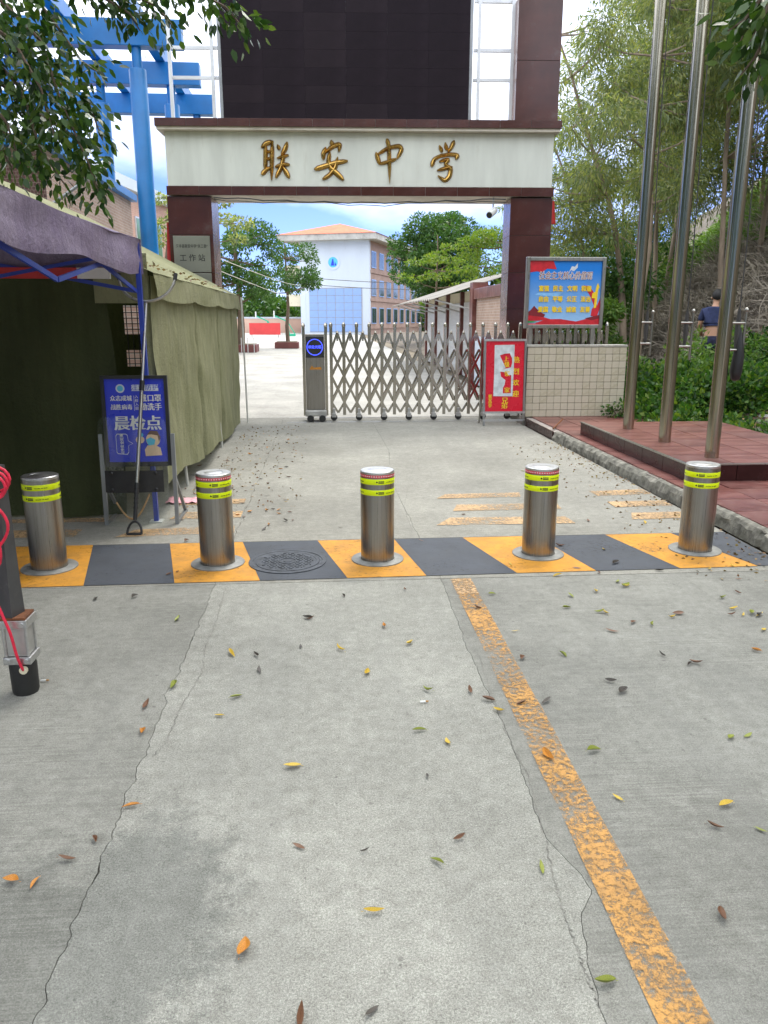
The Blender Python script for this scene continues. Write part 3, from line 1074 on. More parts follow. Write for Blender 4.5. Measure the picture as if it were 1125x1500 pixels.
def clad(x0, x1, z0, z1, dep, nm, n_tall):
    core = MB().box((x0 + 0.012, 0.012, z0), (x1 - 0.012, dep - 0.012, z1)).build(nm, 'grout_dark', AR)
    hh = (z1 - z0) / n_tall
    front = MB().box((0, 0, 0), (x1 - x0, 0.011, hh - 0.006)).mesh('tile', bevel=0.002)
    front.materials.append(MATS['maroon_tile'])
    side = MB().box((0, 0, 0), (0.011, dep - 0.026, hh - 0.006)).mesh('tile', bevel=0.002)
    side.materials.append(MATS['maroon_side'])
    for k in range(n_tall):
        link('tile', front, core).location = (x0, 0, z0 + k * hh + 0.003)
        link('tile', front, core).location = (x0, dep - 0.011, z0 + k * hh + 0.003)
        link('tile', side, core).location = (x0, 0.013, z0 + k * hh + 0.003)
        link('tile', side, core).location = (x1 - 0.011, 0.013, z0 + k * hh + 0.003)
    return core


clad(XL0, XL1, 0.0, Z_B0 - 0.01, 0.62, 'pillar', 6)
clad(XR0, XR1, 0.0, Z_B0 - 0.01, 0.62, 'pillar', 6)
# beam body, bands and soffit
beam = MB().box((-3.03, -0.02, Z_B0 + 0.14), (3.01, 0.84, Z_B1 - 0.10)).build('beam', 'beam_paint', AR, bevel=0.004)
soff = MB().box((-3.03, -0.015, Z_B0 + 0.01), (3.01, 0.85, Z_B0 + 0.137)).build('soffit', 'soffit_paint', AR)
led = MB().box((-3.12, -0.15, Z_B1 - 0.097), (3.07, 0.92, Z_B1 - 0.055)).build('ledge', 'soffit_paint', AR)
core = MB().box((-3.14, -0.165, Z_B1 - 0.052), (3.09, 0.93, Z_B1 + 0.055)).build('ledge_core', 'grout', AR)
wt = 6.23 / 13
bt = MB().box((0, 0, 0), (wt - 0.006, 0.014, 0.112)).mesh('tile', bevel=0.002)
bt.materials.append(MATS['maroon_tile'])
for k in range(13):
    link('tile', bt, core).location = (-3.14 + k * wt + 0.003, -0.180, Z_B1 - 0.054)
core2 = MB().box((-3.05, -0.034, Z_B0 + 0.002), (3.03, -0.018, Z_B0 + 0.135)).build('band_core', 'grout', AR)
wt2 = 6.08 / 12
bt2 = MB().box((0, 0, 0), (wt2 - 0.006, 0.014, 0.13)).mesh('tile', bevel=0.002)
bt2.materials.append(MATS['maroon_tile'])
for k in range(12):
    link('tile', bt2, core2).location = (-3.05 + k * wt2 + 0.003, -0.048, Z_B0 + 0.004)
endt = MB().box((3.031, -0.03, Z_B0 + 0.004), (3.044, 0.84, Z_B0 + 0.134)).build('tile', 'maroon_tile', core2)
# upper pillar on the right and its hidden twin stays out of frame on the left
clad(2.385, 3.055, Z_B1 + 0.06, 6.26, 0.62, 'upper_pillar', 2)

# gold brush-written name, stroke by stroke (traced in crop pixels, 3.516 per photo pixel)
STROKES = {
    'a': [[(45, 128, 7), (72, 104, 10), (108, 96, 7)], [(66, 112, 7), (67, 180, 8), (66, 245, 7)], [(102, 100, 7), (99, 200, 8), (98, 296, 4)],
          [(66, 152, 6), (99, 146, 6)], [(66, 188, 6), (99, 182, 6)], [(47, 268, 9), (68, 242, 8), (108, 224, 5)],
          [(128, 112, 5), (140, 140, 8)], [(178, 98, 6), (168, 135, 9), (148, 168, 6)], [(126, 182, 6), (186, 166, 8)],
          [(116, 228, 7), (155, 214, 7), (192, 216, 7)], [(160, 168, 7), (150, 222, 8), (120, 284, 8)], [(154, 222, 6), (176, 258, 9), (190, 286, 6)]],
    'b': [[(404, 90, 6), (412, 118, 9)], [(376, 126, 6), (364, 160, 9), (366, 192, 5)], [(372, 158, 5), (412, 120, 9), (452, 108, 8), (444, 150, 5)],
          [(398, 150, 6), (390, 200, 8), (400, 232, 8), (436, 262, 10), (470, 296, 7)], [(318, 240, 9), (370, 224, 10), (430, 205, 9), (490, 196, 8)],
          [(438, 176, 5), (426, 232, 8), (398, 268, 8), (360, 292, 7)]],
    'c': [[(636, 152, 6), (646, 185, 8), (656, 216, 6)], [(642, 164, 6), (700, 128, 7), (758, 118, 8), (768, 138, 8), (744, 186, 6)],
          [(656, 212, 7), (700, 200, 6), (740, 186, 7)], [(692, 82, 8), (702, 120, 7), (705, 210, 7), (706, 312, 2)]],
    'd': [[(962, 116, 5), (976, 152, 8)], [(992, 102, 5), (1000, 142, 8)], [(1038, 92, 8), (1024, 126, 7), (1006, 152, 5)],
          [(922, 226, 8), (932, 190, 7), (960, 172, 6), (1010, 162, 7), (1058, 166, 8), (1046, 190, 6)],
          [(960, 200, 6), (1014, 186, 7), (990, 214, 6), (1022, 236, 8), (1014, 276, 8), (990, 300, 8), (954, 272, 4)], [(950, 246, 6), (1000, 232, 7), (1030, 228, 6)]],
}


def brush(strokes, fn, h, wide_=1.3):
    """Raised brush strokes: a ridge line above a bevelled outline. fn maps crop px to a 3D point on the wall."""
    mb = MB()
    for st in strokes:
        p = []
        for (x0, y0, w0), (x1, y1, w1) in zip(st, st[1:]):
            for k in range(5):
                t = k / 5
                p.append((x0 + (x1 - x0) * t, y0 + (y1 - y0) * t, w0 + (w1 - w0) * t))
        p.append(st[-1])
        for _ in range(2):
            p = [p[0]] + [tuple((a[i] + 2 * b_[i] + c[i]) / 4 for i in range(3)) for a, b_, c in zip(p, p[1:], p[2:])] + [p[-1]]
        vs, fs = [], []
        n = len(p)
        for i, (x, y, w) in enumerate(p):
            a, c = p[max(0, i - 1)], p[min(n - 1, i + 1)]
            dx, dy = c[0] - a[0], c[1] - a[1]
            l = math.hypot(dx, dy) or 1
            ex, ey = -dy / l, dx / l
            w *= wide_
            taper = min(1, 0.45 + i / 3, 0.45 + (n - 1 - i) / 3)
            w *= taper
            vs += [fn(x + ex * w, y + ey * w, 0), fn(x + ex * w * 0.8, y + ey * w * 0.8, h * 0.6), fn(x, y, h), fn(x - ex * w * 0.8, y - ey * w * 0.8, h * 0.6), fn(x - ex * w, y - ey * w, 0)]
        for i in range(n - 1):
            for k in range(4):
                q = i * 5 + k
                fs.append((q, q + 1, q + 6, q + 5))
        fs += [(0, 1, 2, 3, 4), tuple((n - 1) * 5 + k for k in (4, 3, 2, 1, 0))]
        mb.add(vs, fs)
    return mb


rzA = Matrix.Rotation(R(2.6), 3, 'Z')
for key in 'abcd':
    def on_wall(cx, cy, h):
        px, py = 370 + cx / 3.516, 180 + cy / 3.516
        # hit the beam's front plane
        d = rzA @ ray(px, py)
        o0 = rzA @ (Vector((0, 0, CAM_H)) - Vector((0.62, 13.0, 0)))
        t = (-0.022 - o0.y) / d.y
        q = o0 + d * t
        return (q.x, -0.022 - h, q.z)
    gc = brush(STROKES[key], lambda cx, cy, h: (lambda q: (q[0], q[1] - 0.008, q[2]))(on_wall(cx, cy, h)), 0.03).build('gold_character', 'gold', AR, smooth=50)
    brush(STROKES[key], on_wall, 0.008, 1.62).build('dark_backing', 'print_brown', gc)

# dark video screen with its frame and the steel tubing round it
scr = MB().box((-2.18, 0.12, Z_B1 + 0.06), (1.72, 0.30, 6.32)).build('screen_frame', 'frame_grey', AR)
cols_, rows_ = 6, 7
pw, ph = 3.80 / cols_, 1.75 / rows_
pmesh = MB().box((0, 0, 0), (pw - 0.0015, 0.02, ph - 0.0015)).mesh('screen_panel')
pmesh.materials.append(MATS['led_panel'])
pmesh2 = pmesh.copy()
pmesh2.materials.clear()
pmesh2.materials.append(MATS['led_panel_b'])
for i in range(cols_):
    for j in range(rows_):
        o = link('screen_panel', pmesh if random.random() < 0.75 else pmesh2, scr)
        o.location = (-2.13 + i * pw + 0.002, 0.101 + rc(-0.0008, 0.0008), Z_B1 + 0.09 + j * ph)
for x in (-2.30, -2.95, 1.84, 2.36):
    MB().bar((x, 0.30, Z_B1 + 0.058), (x, 0.30, 6.36), 0.05, 0.05, (0, 1, 0)).build('steel_tube', 'frame_white', AR)
for z in (5.20, 5.62, 6.30):
    MB().bar((-2.97, 0.36, z), (-2.2, 0.36, z), 0.045, 0.045).build('steel_tube', 'frame_white', AR)
    MB().bar((1.76, 0.36, z), (2.41, 0.36, z), 0.045, 0.045).build('steel_tube', 'frame_white', AR)

# plaques on the left pillar
for (z0, z1, nm) in ((2.28, 2.83, 0), (1.70, 2.265, 1)):
    pl = MB().box((XL0 + 0.06, -0.022, z0), (XL1 - 0.05, -0.003, z1)).build('plaque', 'plaque', AR, bevel=0.003)
    xc = (XL0 + XL1) / 2 + 0.005
    for tx, dx, dz, sz, sxx in ((('海丰县联安中学“关工委”', 0, 0.16, 0.062, 0.75), ('工 作 站', 0, 0.34, 0.115, 1)) if nm == 0 else (('教育委', 0.05, 0.16, 0.085, 1), ('员会', 0.15, 0.30, 0.085, 1))):
        mb = MB()
        put_text(mb, tx, (xc + dx, -0.0235, z1 - dz), sz, sx=sxx, bold=0.008)
        mb.build('lettering', 'print_black', pl)
# folded red flag tied beside each pillar
for x, z0, z1 in ((XL0 - 0.05, 2.35, 3.05), (XR1 + 0.05, 3.05, 3.40)):
    mb = MB()
    mb.grid(lambda u, v: (x + 0.06 * math.sin(u * 9) * (1 - 0.6 * v) + 0.02 * u, 0.2 + 0.05 * math.cos(u * 7), z0 + (z1 - z0) * v), 10, 8)
    mb.build('flag', 'pole_red', AR, smooth=60)
# security camera under the beam
cc = thing('security_camera', 'small white security camera hanging under the white name beam', 'camera', (2.72, 12.95, 3.05))
mb = MB((2.72, 12.95, 3.05))
mb.tube([(2.72, 12.95, 3.43), (2.72, 12.95, 3.27), (2.70, 12.91, 3.24)], 0.014, 8)
mb.build('bracket', 'frame_white', cc)
mb = MB((2.72, 12.95, 3.05))
mb.tube([(2.76, 13.0, 3.25), (2.73, 12.93, 3.225), (2.62, 12.75, 3.14)], [0.045, 0.055, 0.055], 12)
mb.build('housing', 'print_white', cc, smooth=40)
mb = MB((2.72, 12.95, 3.05))
mb.tube([(2.6195, 12.749, 3.1395), (2.615, 12.74, 3.135)], 0.044, 12)
mb.build('lens', 'black_plastic', cc)
# cable slung under the beam
mb = MB()
pts = [Vector((-1.7 + 4.6 * i / 24, 13.05 - 0.2 * i / 24, 3.40 - 0.07 * math.sin(math.pi * i / 24) - 0.012 * math.sin(i * 1.9))) for i in range(25)]
mb.tube(pts, 0.009, 6)
pts2 = [p + Vector((0, 0.03, -0.02 - 0.02 * math.sin(i * 0.6))) for i, p in enumerate(pts)]
mb.tube(pts2, 0.006, 6)
tag(mb.build('cable', 'cable'), 'dark slack cable slung under the white name beam', 'cable')

# ================================================================== SLIDING GATE
GY = 12.2
gate = thing('retractable_gate', 'stainless steel folding gate with pointed caps and criss-cross bars', 'gate', (1.5, GY, 0))
GO = Vector((1.5, GY, 0))


def gp(x, y, z):
    return Vector((x, y, z)) - GO


post = MB()
post.box((-0.024, -0.021, 0.09), (0.024, 0.021, 1.44))
post.lathe([(0.027, 1.43), (0.030, 1.45), (0.026, 1.475), (0.014, 1.495), (0.002, 1.505)], (0, 0, 0), 10)
post_me = post.mesh('picket', bevel=0.003)
post_me.materials.append(MATS['steel_gate'])
back = MB()
back.box((-0.014, -0.014, 1.22), (0.014, 0.014, 1.33))
back.lathe([(0.02, 1.325), (0.022, 1.345), (0.012, 1.37), (0.002, 1.378)], (0, 0, 0), 8)
back_me = back.mesh('hook_cap')
back_me.materials.append(MATS['steel_gate'])
wheel_me = MB().lathe([(0.012, -0.016), (0.05, -0.016), (0.052, -0.01), (0.052, 0.01), (0.05, 0.016), (0.012, 0.016)], n=16).mesh('wheel', 40)
wheel_me.materials.append(MATS['rubber'])
truck_me = MB().box((-0.035, -0.05, 0.06), (0.035, 0.05, 0.12)).box((-0.022, -0.03, 0.12), (0.022, 0.03, 0.19)).mesh('wheel_bracket', bevel=0.006)
truck_me.materials.append(MATS['alloy'])


def cross_mesh(dx, z0, z1, nm='lattice_bar'):
    m = MB().bar((0, 0, z0), (dx, 0, z1), 0.011, 0.034).mesh(nm)
    m.materials.append(MATS['steel_gate'])
    return m


def gate_run(x0, n, dx, wheels=True, z_lo=0.0):
    up = cross_mesh(dx, -0.2, 0.2)
    dn = cross_mesh(dx, 0.2, -0.2)
    ha = cross_mesh(dx / 2, 0, 0.27)
    hb = cross_mesh(dx / 2, 0.27, 0)
    la = cross_mesh(dx / 2, 0, -0.16)
    lb = cross_mesh(dx / 2, -0.16, 0)
    for i in range(n + 1):
        x = x0 + i * dx
        link('picket', post_me, gate).location = gp(x, GY - 0.10, 0)
        if i < n:
            link('hook_cap', back_me, gate).location = gp(x + dx / 2, GY - 0.058, 0)
            for yy, s in ((GY - 0.072, 1), (GY - 0.058, -1)):
                for zc in (0.48, 0.88):
                    link('lattice_bar', up if s > 0 else dn, gate).location = gp(x, yy, zc)
            for yy in (GY + 0.16, GY + 0.175):
                for zc in (0.48, 0.88):
                    link('lattice_bar', up if yy < GY + 0.17 else dn, gate).location = gp(x, yy, zc)
            link('lattice_bar', ha, gate).location = gp(x, GY - 0.065, 1.08)
            link('lattice_bar', hb, gate).location = gp(x + dx / 2, GY - 0.05, 1.08)
            link('lattice_bar', la, gate).location = gp(x, GY - 0.065, 0.28)
            link('lattice_bar', lb, gate).location = gp(x + dx / 2, GY - 0.05, 0.28)
        if wheels and i % 2 == 0:
            link('wheel_bracket', truck_me, gate).location = gp(x + 0.03, GY - 0.13, 0)
            w = link('wheel', wheel_me, gate)
            w.location = gp(x + 0.03, GY - 0.13, 0.056)
            w.rotation_euler = (0, R(90), R(90))


gate_run(0.09, 15, 0.196)
gate_run(3.16, 10, 0.125, False)
# motor head of the gate
hx0, hx1, hy = -0.345, 0.03, GY - 0.24
for x in (hx0 + 0.02, hx1 - 0.02):
    mb = MB(GO)
    mb.box((x - 0.022, hy - 0.01, 0.10), (x + 0.022, hy + 0.05, 1.44))
    mb.lathe([(0.026, 1.435), (0.030, 1.455), (0.014, 1.49), (0.002, 1.50)], (x, hy + 0.02, 0), 10)
    mb.build('picket', 'steel_gate', gate, bevel=0.003)
head = MB(GO).box((hx0 + 0.045, hy + 0.005, 0.19), (hx1 - 0.045, hy + 0.30, 1.33)).build('motor_box', 'steel_bollard', gate, bevel=0.012)
MB(GO).box((hx0 + 0.046, hy - 0.012, 0.98), (hx1 - 0.046, hy + 0.004, 1.29)).build('display', 'black_plastic', head, bevel=0.004)
mb = MB(GO)
cx, cz = (hx0 + hx1) / 2, 1.135
n = 40
vs = []
for k in range(n):
    a = 2 * math.pi * k / n
    for r in (0.112, 0.122):
        vs.append((cx + r * math.cos(a), hy - 0.0135, cz + r * math.sin(a)))
mb.add(vs, [(2 * k, 2 * k + 1, (2 * k + 3) % (2 * n), (2 * k + 2) % (2 * n)) for k in range(0, n)])
put_text(mb, '欢迎光临', (cx, hy - 0.0135, cz), 0.05, bold=0.012)
mb.build('lit_ring', 'led_blue', head)
mb = MB(GO)
mb.prism([(cx - 0.09, hy + 0.003, 0.80), (cx - 0.05, hy + 0.003, 0.86), (cx - 0.02, hy + 0.003, 0.83), (cx + 0.09, hy + 0.003, 0.84), (cx + 0.10, hy + 0.003, 0.80)], (0, -0.003, 0))
mb.build('badge', 'leaf_orange', head)
mb = MB(GO)
mb.box((hx0 + 0.02, hy - 0.03, 0.085), (hx1 - 0.02, hy + 0.32, 0.185))
mb.build('base_bracket', 'alloy', gate, bevel=0.02)
for x in (hx0 + 0.10, hx1 - 0.09):
    for y in (hy - 0.035, hy + 0.3):
        w = link('wheel', wheel_me, gate)
        w.location = gp(x, y, 0.056)
        w.rotation_euler = (0, R(90), R(90))
mb = MB()
mb.box((-0.6, GY - 0.30, -0.004), (4.3, GY - 0.275, 0.0045))
mb.box((-0.6, GY + 0.275, -0.004), (4.3, GY + 0.30, 0.0045))
mb.build('gate_rail', 'steel_frame', road)

# ================================================================== TILED WALL, SLOGAN BOARD, RED STAND
WY = 11.42
wl = thing('tiled_wall', 'low wall of small cream tiles beside the folding gate', 'wall', (3.73, WY, 0.116))
WO = Vector((3.73, WY, 0.116))
MB(WO).box((2.985, WY + 0.009, 0.117), (4.49, WY + 0.24, 1.145)).build('core', 'grout_dark', wl)
MB(WO).box((2.975, WY - 0.008, 1.147), (4.50, WY + 0.25, 1.176)).build('coping', 'cement', wl, bevel=0.005)
tm = MB().box((0, 0, 0), (0.104, 0.009, 0.0972)).mesh('tile', bevel=0.0025)
tm.materials.append(MATS['wall_tile'])
tm2 = tm.copy()
tm2.materials.clear()
pm('wall_tile_b', (0.50, 0.455, 0.34), 0.28, 0, 0.14, 3, 0.03, 40, 0.15, (0.34, 0.29, 0.2))
tm2.materials.append(MATS['wall_tile_b'])
for i in range(14):
    for j in range(10):
        o = link('tile', random.choice((tm, tm, tm2)), wl)
        o.location = Vector((2.988 + i * 0.1075 + rc(-0.001, 0.001), WY + rc(-0.0015, 0.0015), 0.119 + j * 0.1027)) - WO
        o.rotation_euler = (rc(-0.008, 0.008), rc(-0.006, 0.006), rc(-0.01, 0.01))

BY = WY + 0.33
bd = thing('slogan_board', 'blue printed slogan board in a steel frame above the tiled wall', 'sign', (3.53, BY, 0.116))
BO = Vector((3.53, BY, 0.116))
q0, q1, q2, q3 = PY(767, 375, BY), PY(888, 377, BY), PY(767, 481, BY), PY(883, 482, BY)
bx0, bx1, bz0, bz1 = q2.x, q1.x, q2.z, q1.z
mb = MB(BO)
fw = 0.055
mb.box((bx0, BY - 0.035, bz0), (bx0 + fw, BY + 0.035, bz1))
mb.box((bx1 - fw, BY - 0.035, bz0), (bx1, BY + 0.035, bz1))
mb.box((bx0 + fw, BY - 0.034, bz1 - fw), (bx1 - fw, BY + 0.034, bz1 - 0.001))
mb.box((bx0 + fw, BY - 0.034, bz0 + 0.001), (bx1 - fw, BY + 0.034, bz0 + fw))
mb.build('frame', 'steel_frame', bd, bevel=0.006)
for x in (bx0 + 0.10, bx1 - 0.14):
    MB(BO).bar((x, BY + 0.01, 0.117), (x, BY + 0.01, bz0), 0.06, 0.06, (0, 1, 0)).build('leg', 'steel_frame', bd)
panel = MB(BO).box((bx0 + fw, BY - 0.008, bz0 + fw), (bx1 - fw, BY + 0.012, bz1 - fw)).build('print_panel', 'sky_blue_print', bd)
u0, w0 = bx0 + fw, bz0 + fw
UW, UH = bx1 - bx0 - 2 * fw, bz1 - bz0 - 2 * fw


def bpt(u, v, lay=1):      # u right, v up, 0..1 on the print
    return (u0 + u * UW, BY - 0.008 - 0.0012 * lay, w0 + v * UH)


def flat(par, fn, poly, mat, nm, lay=1):
    mb = MB(fn.__globals__['_orig'])
    mb.add([fn(u, v, lay) for u, v in poly], [tuple(range(len(poly)))])
    return mb.build(nm, mat, par)


_orig = BO
flat(panel, bpt, [(0, 0.82), (0.10, 0.84), (0.16, 0.82), (0.24, 0.88), (0.37, 0.87), (0.32, 1.0), (0, 1.0)], 'print_red', 'printed_flag', 2)
flat(panel, bpt, [(0, 0.0), (1, 0), (1, 0.15), (0.85, 0.10), (0.68, 0.05), (0.45, 0.09), (0.25, 0.085), (0.10, 0.02), (0, 0.02)], 'print_red', 'printed_ribbon', 3)
flat(panel, bpt, [(0.80, 0.10), (1, 0.155), (1, 0.10), (0.9, 0.07)], 'print_darkred', 'printed_ribbon', 4)
flat(panel, bpt, [(0.76, 0.62), (0.84, 0.61), (0.93, 0.48), (0.96, 0.30), (1.0, 0.42), (1.0, 0.25), (0.97, 0.12), (0.88, 0.14), (0.89, 0.24), (0.92, 0.30), (0.86, 0.45)], 'print_red', 'printed_sash', 2)
flat(panel, bpt, [(0.915, 0.26), (0.95, 0.27), (0.965, 0.55), (0.98, 0.60), (0.955, 0.66), (0.935, 0.60), (0.925, 0.52), (0.885, 0.50), (0.88, 0.42), (0.925, 0.42)], 'print_yellow', 'printed_column', 5)
flat(panel, bpt, [(0, 0.03), (0.14, 0.04), (0.08, 0.055), (0, 0.06)], 'print_green', 'printed_grass', 5)
flat(panel, bpt, [(0, 0.06), (0.12, 0.06), (0.32, 0.085), (0.22, 0.12), (0.0, 0.15)], 'print_red', 'printed_wall', 4)
flat(panel, bpt, [(0, 0.15), (0.22, 0.12), (0.24, 0.16), (0.17, 0.20), (0.11, 0.26), (0.08, 0.30), (0.04, 0.24), (0.0, 0.20)], 'print_darkred', 'printed_hall', 5)
flat(panel, bpt, [(0.53, 0.80), (0.58, 0.92), (0.62, 0.91), (0.66, 0.97), (0.66, 0.90), (0.61, 0.84), (0.57, 0.86)], 'print_grey', 'printed_cloud', 1)
flat(panel, bpt, [(0.08, 0.47), (0.14, 0.51), (0.30, 0.50), (0.48, 0.52), (0.40, 0.44), (0.25, 0.45)], 'sky_pale_print', 'printed_cloud', 2)
mb = MB(BO)
for q_, (du, dv) in enumerate(((-1, 0), (1, 0), (0, 1), (0, -1), (0.7, 0.7), (-0.7, -0.7))):
    put_text(mb, '社会主义核心价值观', bpt(0.5 + du * 0.0055, 0.765 + dv * 0.006, 5 + q_ * 0.25), 0.122, shear=0.12, sx=0.74)
mb.build('title_outline', 'print_white', panel)
mb = MB(BO)
put_text(mb, '社会主义核心价值观', bpt(0.5, 0.765, 7), 0.122, shear=0.12, sx=0.74)
mb.build('title_lettering', 'print_darkred', panel)
for j, row in enumerate((('富强', '民主', '文明', '和谐'), ('自由', '平等', '公正', '法治'), ('爱国', '敬业', '诚信', '友善'))):
    for i, wd in enumerate(row):
        mb = MB(BO)
        for q_, (du, dv) in enumerate(((-0.004, 0), (0.004, 0), (0, 0.004), (0, -0.004))):
            put_text(mb, wd, bpt(0.205 + i * 0.197 + du, 0.565 - j * 0.165 + dv, 7 + q_ * 0.3), 0.088, sx=0.9)
        mb.build('lettering', 'print_yellow', panel)

# red welcome stand
RY = 11.30
rs = thing('red_welcome_stand', 'red sign stand with torn white paper and yellow lettering before the folding gate', 'sign', (2.65, RY, 0))
RO = Vector((2.65, RY, 0))
a0, a1 = PY(710, 500, RY), PY(767, 500, RY)
rx0, rx1 = 2.335, 2.935
zt, zb = 1.25, 0.20


def lean(x, z, d=0.0):
    return Vector((x, RY + 0.07 * (z / 1.25) - d, z))


for x in (rx0, rx1):
    MB(RO).bar(lean(x, 0.0), lean(x, zt), 0.028, 0.028, (0, 1, 0)).build('leg', 'steel_frame', rs)
    MB(RO).bar((x, RY + 0.36, 0.0), lean(x, zt - 0.1, -0.03), 0.022, 0.022, (0, 1, 0)).build('leg', 'steel_frame', rs)
for z, nm in ((zt, 'top_rail'), (zb, 'lower_rail'), (0.085, 'foot_rail')):
    MB(RO).bar(lean(rx0 - 0.016, z, 0.003), lean(rx1 + 0.016, z, 0.003), 0.026, 0.030).build(nm, 'steel_cap', rs)
pa = [lean(rx0 + 0.016, zb + 0.016), lean(rx1 - 0.016, zb + 0.016), lean(rx1 - 0.016, zt - 0.016), lean(rx0 + 0.016, zt - 0.016)]
rpanel = MB(RO).prism(pa, (0, 0.012, 0)).build('panel', 'board_red', rs)


def rpt(u, v, lay=1):
    return lean(rx0 + 0.016 + u * (rx1 - rx0 - 0.032), zb + 0.016 + v * (zt - zb - 0.032), 0.001 + 0.0012 * lay)


# torn paper: a ring of paper with two ragged holes, built from convex pieces
_orig = RO


def rj(poly):
    return [(u + rc(-0.008, 0.008), v + rc(-0.005, 0.005)) for u, v in poly]


for poly in ([(0.22, 0.945), (0.74, 0.95), (0.74, 0.83), (0.62, 0.83), (0.50, 0.825), (0.36, 0.80), (0.22, 0.80)],
             [(0.22, 0.80), (0.36, 0.80), (0.45, 0.70), (0.52, 0.62), (0.42, 0.60), (0.22, 0.61)],
             [(0.62, 0.83), (0.74, 0.83), (0.735, 0.62), (0.66, 0.63), (0.69, 0.70), (0.68, 0.76)],
             [(0.22, 0.61), (0.42, 0.60), (0.66, 0.63), (0.735, 0.62), (0.73, 0.52), (0.60, 0.52), (0.56, 0.56), (0.38, 0.57), (0.22, 0.56)],
             [(0.22, 0.56), (0.38, 0.57), (0.40, 0.50), (0.52, 0.45), (0.50, 0.38), (0.46, 0.34), (0.46, 0.26), (0.21, 0.26)],
             [(0.67, 0.52), (0.73, 0.52), (0.72, 0.26), (0.67, 0.26)], [(0.21, 0.26), (0.72, 0.26), (0.72, 0.215), (0.21, 0.22)]):
    flat(rpanel, rpt, poly, 'torn_paper', 'torn_paper', 3)
for ch, u, v, sz in (('热', 0.80, 0.73, 0.10), ('烈', 0.80, 0.565, 0.10), ('欢', 0.80, 0.405, 0.10), ('迎', 0.80, 0.245, 0.10), ('上', 0.53, 0.745, 0.085), ('级', 0.55, 0.665, 0.085),
                    ('领', 0.56, 0.535, 0.085), ('家', 0.57, 0.30, 0.085), ('兄', 0.52, 0.15, 0.10), ('弟', 0.51, 0.075, 0.10), ('联', 0.13, 0.215, 0.055),
                    ('安', 0.13, 0.165, 0.055), ('中', 0.13, 0.12, 0.055), ('学', 0.13, 0.075, 0.055)):
    mb = MB(RO)
    for q_, du in enumerate((-0.005, 0.005)):
        put_text(mb, ch, rpt(u + du, v, 1.6 + q_ * 0.4), sz)
    mb.build('lettering', 'print_yellow', rpanel)
# ================================================================== BOLLARDS
def bollard(label, red, rz, lean_=0.0):
    t = thing('bollard', label, 'bollard', group='steel bollards across the lane')
    MB().lathe([(0.110, -0.01), (0.1095, 0.02), (0.1095, 0.575), (0.108, 0.585)], n=48).build('post', 'steel_bollard', t, smooth=40)
    MB().lathe([(0.1085, 0.583), (0.1095, 0.588), (0.1085, 0.598), (0.104, 0.602), (0.060, 0.6022), (0.058, 0.600), (0.054, 0.6022), (0.002, 0.6024)], n=48).build('cap', 'steel_cap', t, smooth=40)
    MB().lathe([(0.112, -0.006), (0.112, 0.012), (0.150, 0.012), (0.153, 0.010), (0.168, 0.0095), (0.172, 0.006), (0.172, -0.006)], n=48, close=False).build('base_ring', 'ring_cement', t, smooth=40)
    for z in (0.452, 0.522):
        tp = MB().lathe([(0.1102, z), (0.1108, z + 0.001), (0.1108, z + 0.035), (0.1102, z + 0.036)], n=48, close=False).build('reflective_tape', 'tape_yellow', t, smooth=40)
        # small print: a round mark, a two-line block and a long thin line of tiny characters, repeated round the tape
        mb = MB()

        def cyl(a, zz, lay=0.0):
            return (0.1112 * math.cos(a), 0.1112 * math.sin(a), z + zz)
        for k in range(3):
            a0 = rz + k * 2 * math.pi / 3
            rr = random.Random(5)

            def patch(aa, ab, za, zb):
                mb.add([cyl(a0 + aa, za), cyl(a0 + ab, za), cyl(a0 + ab, zb), cyl(a0 + aa, zb)], [(0, 1, 2, 3)])
            for q in range(8):
                c1, c2 = q * math.pi / 4, (q + 1) * math.pi / 4
                mb.add([cyl(a0 + 0.07, 0.018), cyl(a0 + 0.07 + 0.05 * math.cos(c1), 0.018 + 0.006 * math.sin(c1)), cyl(a0 + 0.07 + 0.05 * math.cos(c2), 0.018 + 0.006 * math.sin(c2))], [(0, 1, 2)])
            for q in range(7):
                patch(0.16 + q * 0.048, 0.20 + q * 0.048, 0.019, 0.025)
            for q in range(5):
                patch(0.16 + q * 0.066, 0.215 + q * 0.066, 0.009, 0.017)
            for q in range(20):
                if q in (9, 13):
                    continue
                patch(0.62 + q * 0.034, 0.645 + q * 0.034, 0.013, 0.019 - 0.002 * rr.random())
        mb.build('small_print', 'print_black', tp, kind='stuff')
    if red:
        rt = MB().lathe([(0.1100, 0.566), (0.1104, 0.567), (0.1104, 0.582), (0.1100, 0.583)], n=48, close=False).build('red_tape', 'tape_red', t, smooth=40)
        mb = MB()
        for k in range(44):
            a = 2 * math.pi * k / 44
            mb.add([(0.1109 * math.cos(a + d), 0.1109 * math.sin(a + d), z) for d, z in ((0, 0.571), (0.06, 0.571), (0.06, 0.5785), (0, 0.5785))], [(0, 1, 2, 3)])
        mb.build('tape_dots', 'print_white', rt, kind='stuff')
    return t


BOL = [(-1.78, 4.83, False, 'steel bollard in front of the dark green tent wall', 4.1),
       (-0.72, 4.84, True, 'steel bollard with red tape between blue notice board and manhole cover', 4.6),
       (0.32, 4.85, True, 'steel bollard with red tape beside the round manhole cover, facing the folding gate', 4.55),
       (1.41, 4.89, True, 'steel bollard with red tape on the yellow patch nearest the worn yellow line', 4.35),
       (2.51, 4.90, False, 'steel bollard without red tape next to the broken kerb', 3.9)]
for x, y, red, lab, rz in BOL:
    o = bollard(lab, red, rz)
    o.location = (x, y, 0.004)

